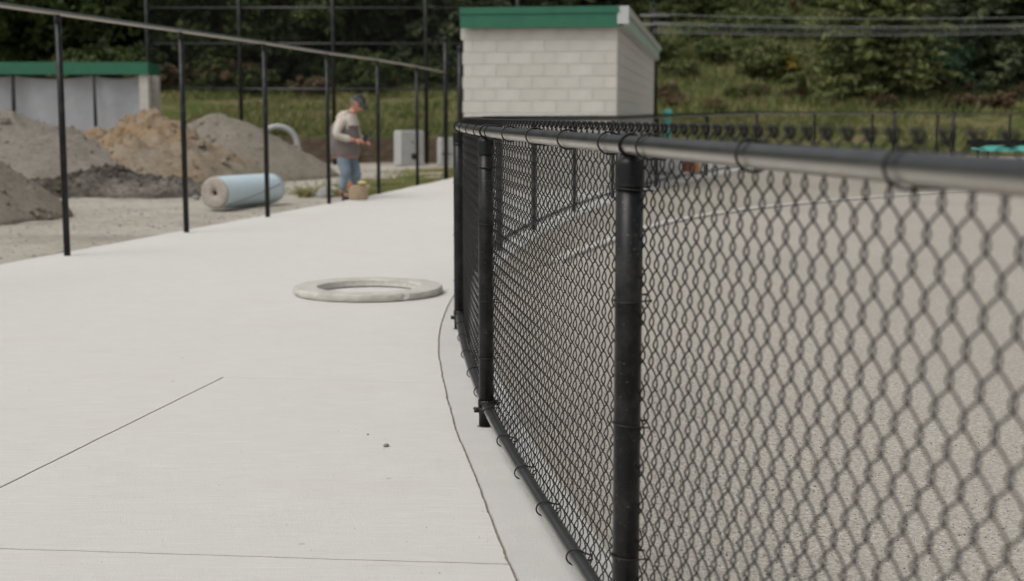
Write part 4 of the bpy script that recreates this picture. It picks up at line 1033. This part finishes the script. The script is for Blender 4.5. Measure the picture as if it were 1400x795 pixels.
for ank, toe in ((ankR, toeR), (ankL, toeL)):
    cloth('boot', [((ank[0],ank[1],.13),.055),((ank[0]-.01,ank[1],.055),.056),(((ank[0]+toe[0])/2,(ank[1]+toe[1])/2,.045),.050),((toe[0],toe[1],.038),.043)], [(0,1),(1,2),(2,3)], M['boot'], 1)
# cap: dome, band, brim
m = MB(); prof = []
n = 24
for i in range(9):
    t = i/8*PI/2; prof.append((math.cos(t), math.sin(t)))
vs = [(.112*r_*math.cos(2*PI*k_/n), .091*r_*math.sin(2*PI*k_/n), .012+.105*z_) for r_, z_ in prof for k_ in range(n)]
m.add(vs, [(i*n+k_, i*n+(k_+1) % n, (i+1)*n+(k_+1) % n, (i+1)*n+k_) for i in range(8) for k_ in range(n)])
capo = m.build('cap', M['cap'], man, True); capo.location = (0,0,0); capo.matrix_local = Matrix.Translation((.205,0,1.425)) @ Matrix.Rotation(math.radians(34), 4, 'Y') @ Matrix.Translation((0,0,.018))
m = MB(); top_, bot = [], []
for k_ in range(13):
    a = -1.15+2.3*k_/12
    for rad_, dz in ((.100, .014), (.150, .006), (.188 - .02*abs(a), -.012)):
        top_.append((rad_*math.cos(a)*1.06, rad_*math.sin(a)*.80, dz))
vs = top_ + [(x, y, z-.006) for x, y, z in top_]; fs = []
for k_ in range(12):
    for q in range(2):
        a0 = k_*3+q; fs += [(a0, a0+1, a0+4, a0+3), (39+a0+3, 39+a0+4, 39+a0+1, 39+a0)]
    fs += [(k_*3+2, 39+k_*3+2, 39+k_*3+5, k_*3+5)]
m.add(vs, fs); m.build('brim', M['cap'], capo, True)
m = MB(); m.add([(.102*r_*math.cos(a), .083*r_*math.sin(a), z_) for z_, r_ in ((-.055,.93),(-.02,1.0),(.02,1.0)) for a in np.linspace(1.7, 4.58, 12)], [(j*12+k_, j*12+k_+1, j*12+13+k_, j*12+12+k_) for j in range(2) for k_ in range(11)])
ho = m.build('hair', M['hair'], man, True); ho.matrix_local = HM
dv = thing('handheld_device', 'small black device held in the man\'s hands', 'device', man.location + Matrix.Rotation(-.30, 3, 'Z') @ Vector((.348, -.03, .945)), -.30)
MB().box((0,0,0), (.075,.05,.13), 0, .008).build('device_body', M['device'], dv); MB().box((0,0,.085), (.012,.012,.05)).build('aerial', M['device'], dv)
dv.rotation_euler = (0, .6, -.30)

# ------------------------------------------------------------------ canvas tool bag
bg = gnd(490, 274); tb = thing('tool_bag', 'open tan canvas bag with yellow and red-brown items by the man\'s feet', 'bag', (bg.x, bg.y+.05, 0), .2)
m = MB(); n = 28; pr = [(.0,.0,.0),(.125,.10,.0),(.14,.115,.03),(.145,.12,.12),(.175,.14,.20),(.168,.135,.215),(.14,.11,.19),(.12,.10,.08)]
vs = [(a_*(1+.09*noise.noise((math.cos(t)*2, math.sin(t)*2, z*9)))*math.cos(t), b_*(1+.09*noise.noise((math.cos(t)*2, math.sin(t)*2, z*9)))*math.sin(t), z+(.018*math.sin(3*t+1) if z > .15 else 0)) for a_, b_, z in pr for t in np.linspace(0, 2*PI, n+1)[:-1]]
m.add(vs, [(i*n+k_, i*n+(k_+1) % n, (i+1)*n+(k_+1) % n, (i+1)*n+k_) for i in range(len(pr)-1) for k_ in range(n)]); m.build('bag_body', M['canvas'], tb, True)
blob('contents', M['canvas'], (0.04,0,.17), (.11,.09,.06), 5, tb, 2); 
blob('yellow_cloth', M['yellow'], (0,0,0), (.075,.05,.025), 9, None, 2, .3, loc=(bg.x+.06, bg.y, .265), label='crumpled yellow cloth on top of the tan canvas bag', cat='cloth')
blob('leather_glove', M['rust'], (0,0,0), (.055,.05,.05), 12, None, 2, .35, loc=(bg.x-.12, bg.y-.02, .225), label='red-brown glove sticking out of the tan bag at left', cat='glove')
m = MB(); m.tube([(-.12*math.cos(t)*1.1, .02, .20+.09*math.sin(t)) for t in np.linspace(0, .9, 6)], .008, 6); m.build('handle', M['canvas'], tb, True)

# ------------------------------------------------------------------ stones and grit on the path
p = gnd(528, 611); o = link('pebble', rockm[3], None, (p.x, p.y, .006), 1, 'dark pebble lying on the path, the largest of the specks', 'pebble'); o.scale = (.013, .010, .010)
p = gnd(503, 595); o = link('pebble', rockm[2], None, (p.x, p.y, .003), 1, 'tiny dark pebble just left of the larger pebble', 'pebble'); o.scale = (.005, .005, .005)
gt = MB()
def speck(x, y, r):
    vs = [(x+r*math.cos(a)*random.uniform(.6,1.1), y+r*math.sin(a)*random.uniform(.6,1.1), 0.0) for a in np.linspace(0, 2*PI, 6)[:-1]]
    gt.add(vs+[(x, y, r*.8)], [(i_, (i_+1) % 5, 5) for i_ in range(5)])
for px, py in [(300,664),(463,590),(596,649),(561,653),(485,723),(530,611),(380,470),(540,578),(655,735),(222,740),(425,753),(576,783),(601,784),(610,779),(40,534),(620,710),(583,722),(556,741),(392,718),(660,700)]:
    p = gnd(px, py); speck(p.x, p.y, random.uniform(.002, .004))
for _ in range(260):
    Y = random.uniform(3.6, 12); x = X(random.uniform(0, 700), Y)
    speck(x, Y, random.uniform(.0010, .0026))
gt.build('grit', M['rock'], None, kind='stuff', label='dark grit specks scattered on the pale path', cat='grit')

gs = MB()
for _ in range(15000):
    y = 2.3 + 5.5*random.random()**1.4; p = path(s_of((.3, y)) if False else 0); x = None
    x = np.interp(y, [1.755, 3.1, 5.638, 8.27], [.497, .262, -.106, -.317]) + .2 + abs(random.gauss(0, 1))*.9; r = random.uniform(.0022, .0060)
    vs = [(x+r*math.cos(a)*random.uniform(.6,1.1), y+r*math.sin(a)*random.uniform(.6,1.1), -.0225) for a in np.linspace(0, 2*PI, 6)[:-1]]
    gs.add(vs+[(x, y, -.022+r*random.uniform(.6, 1.0))], [(i_, (i_+1) % 5, 5) for i_ in range(5)])
k = NM('mixed_gravel_stones'); cc = k.vor(60, k.coord(), 'Color'); se = k.n('ShaderNodeSeparateColor'); k.l(cc, se.inputs[0])
gs.build('loose_gravel', k.fin(k.ramp(se.outputs[0], [(0, (.07, .065, .06)), (.35, (.20, .185, .165)), (.7, (.45, .43, .40)), (1, (.56, .54, .50))]), .9), None, kind='stuff', label='small mixed stones scattered on the gravel field inside the fence', cat='gravel')
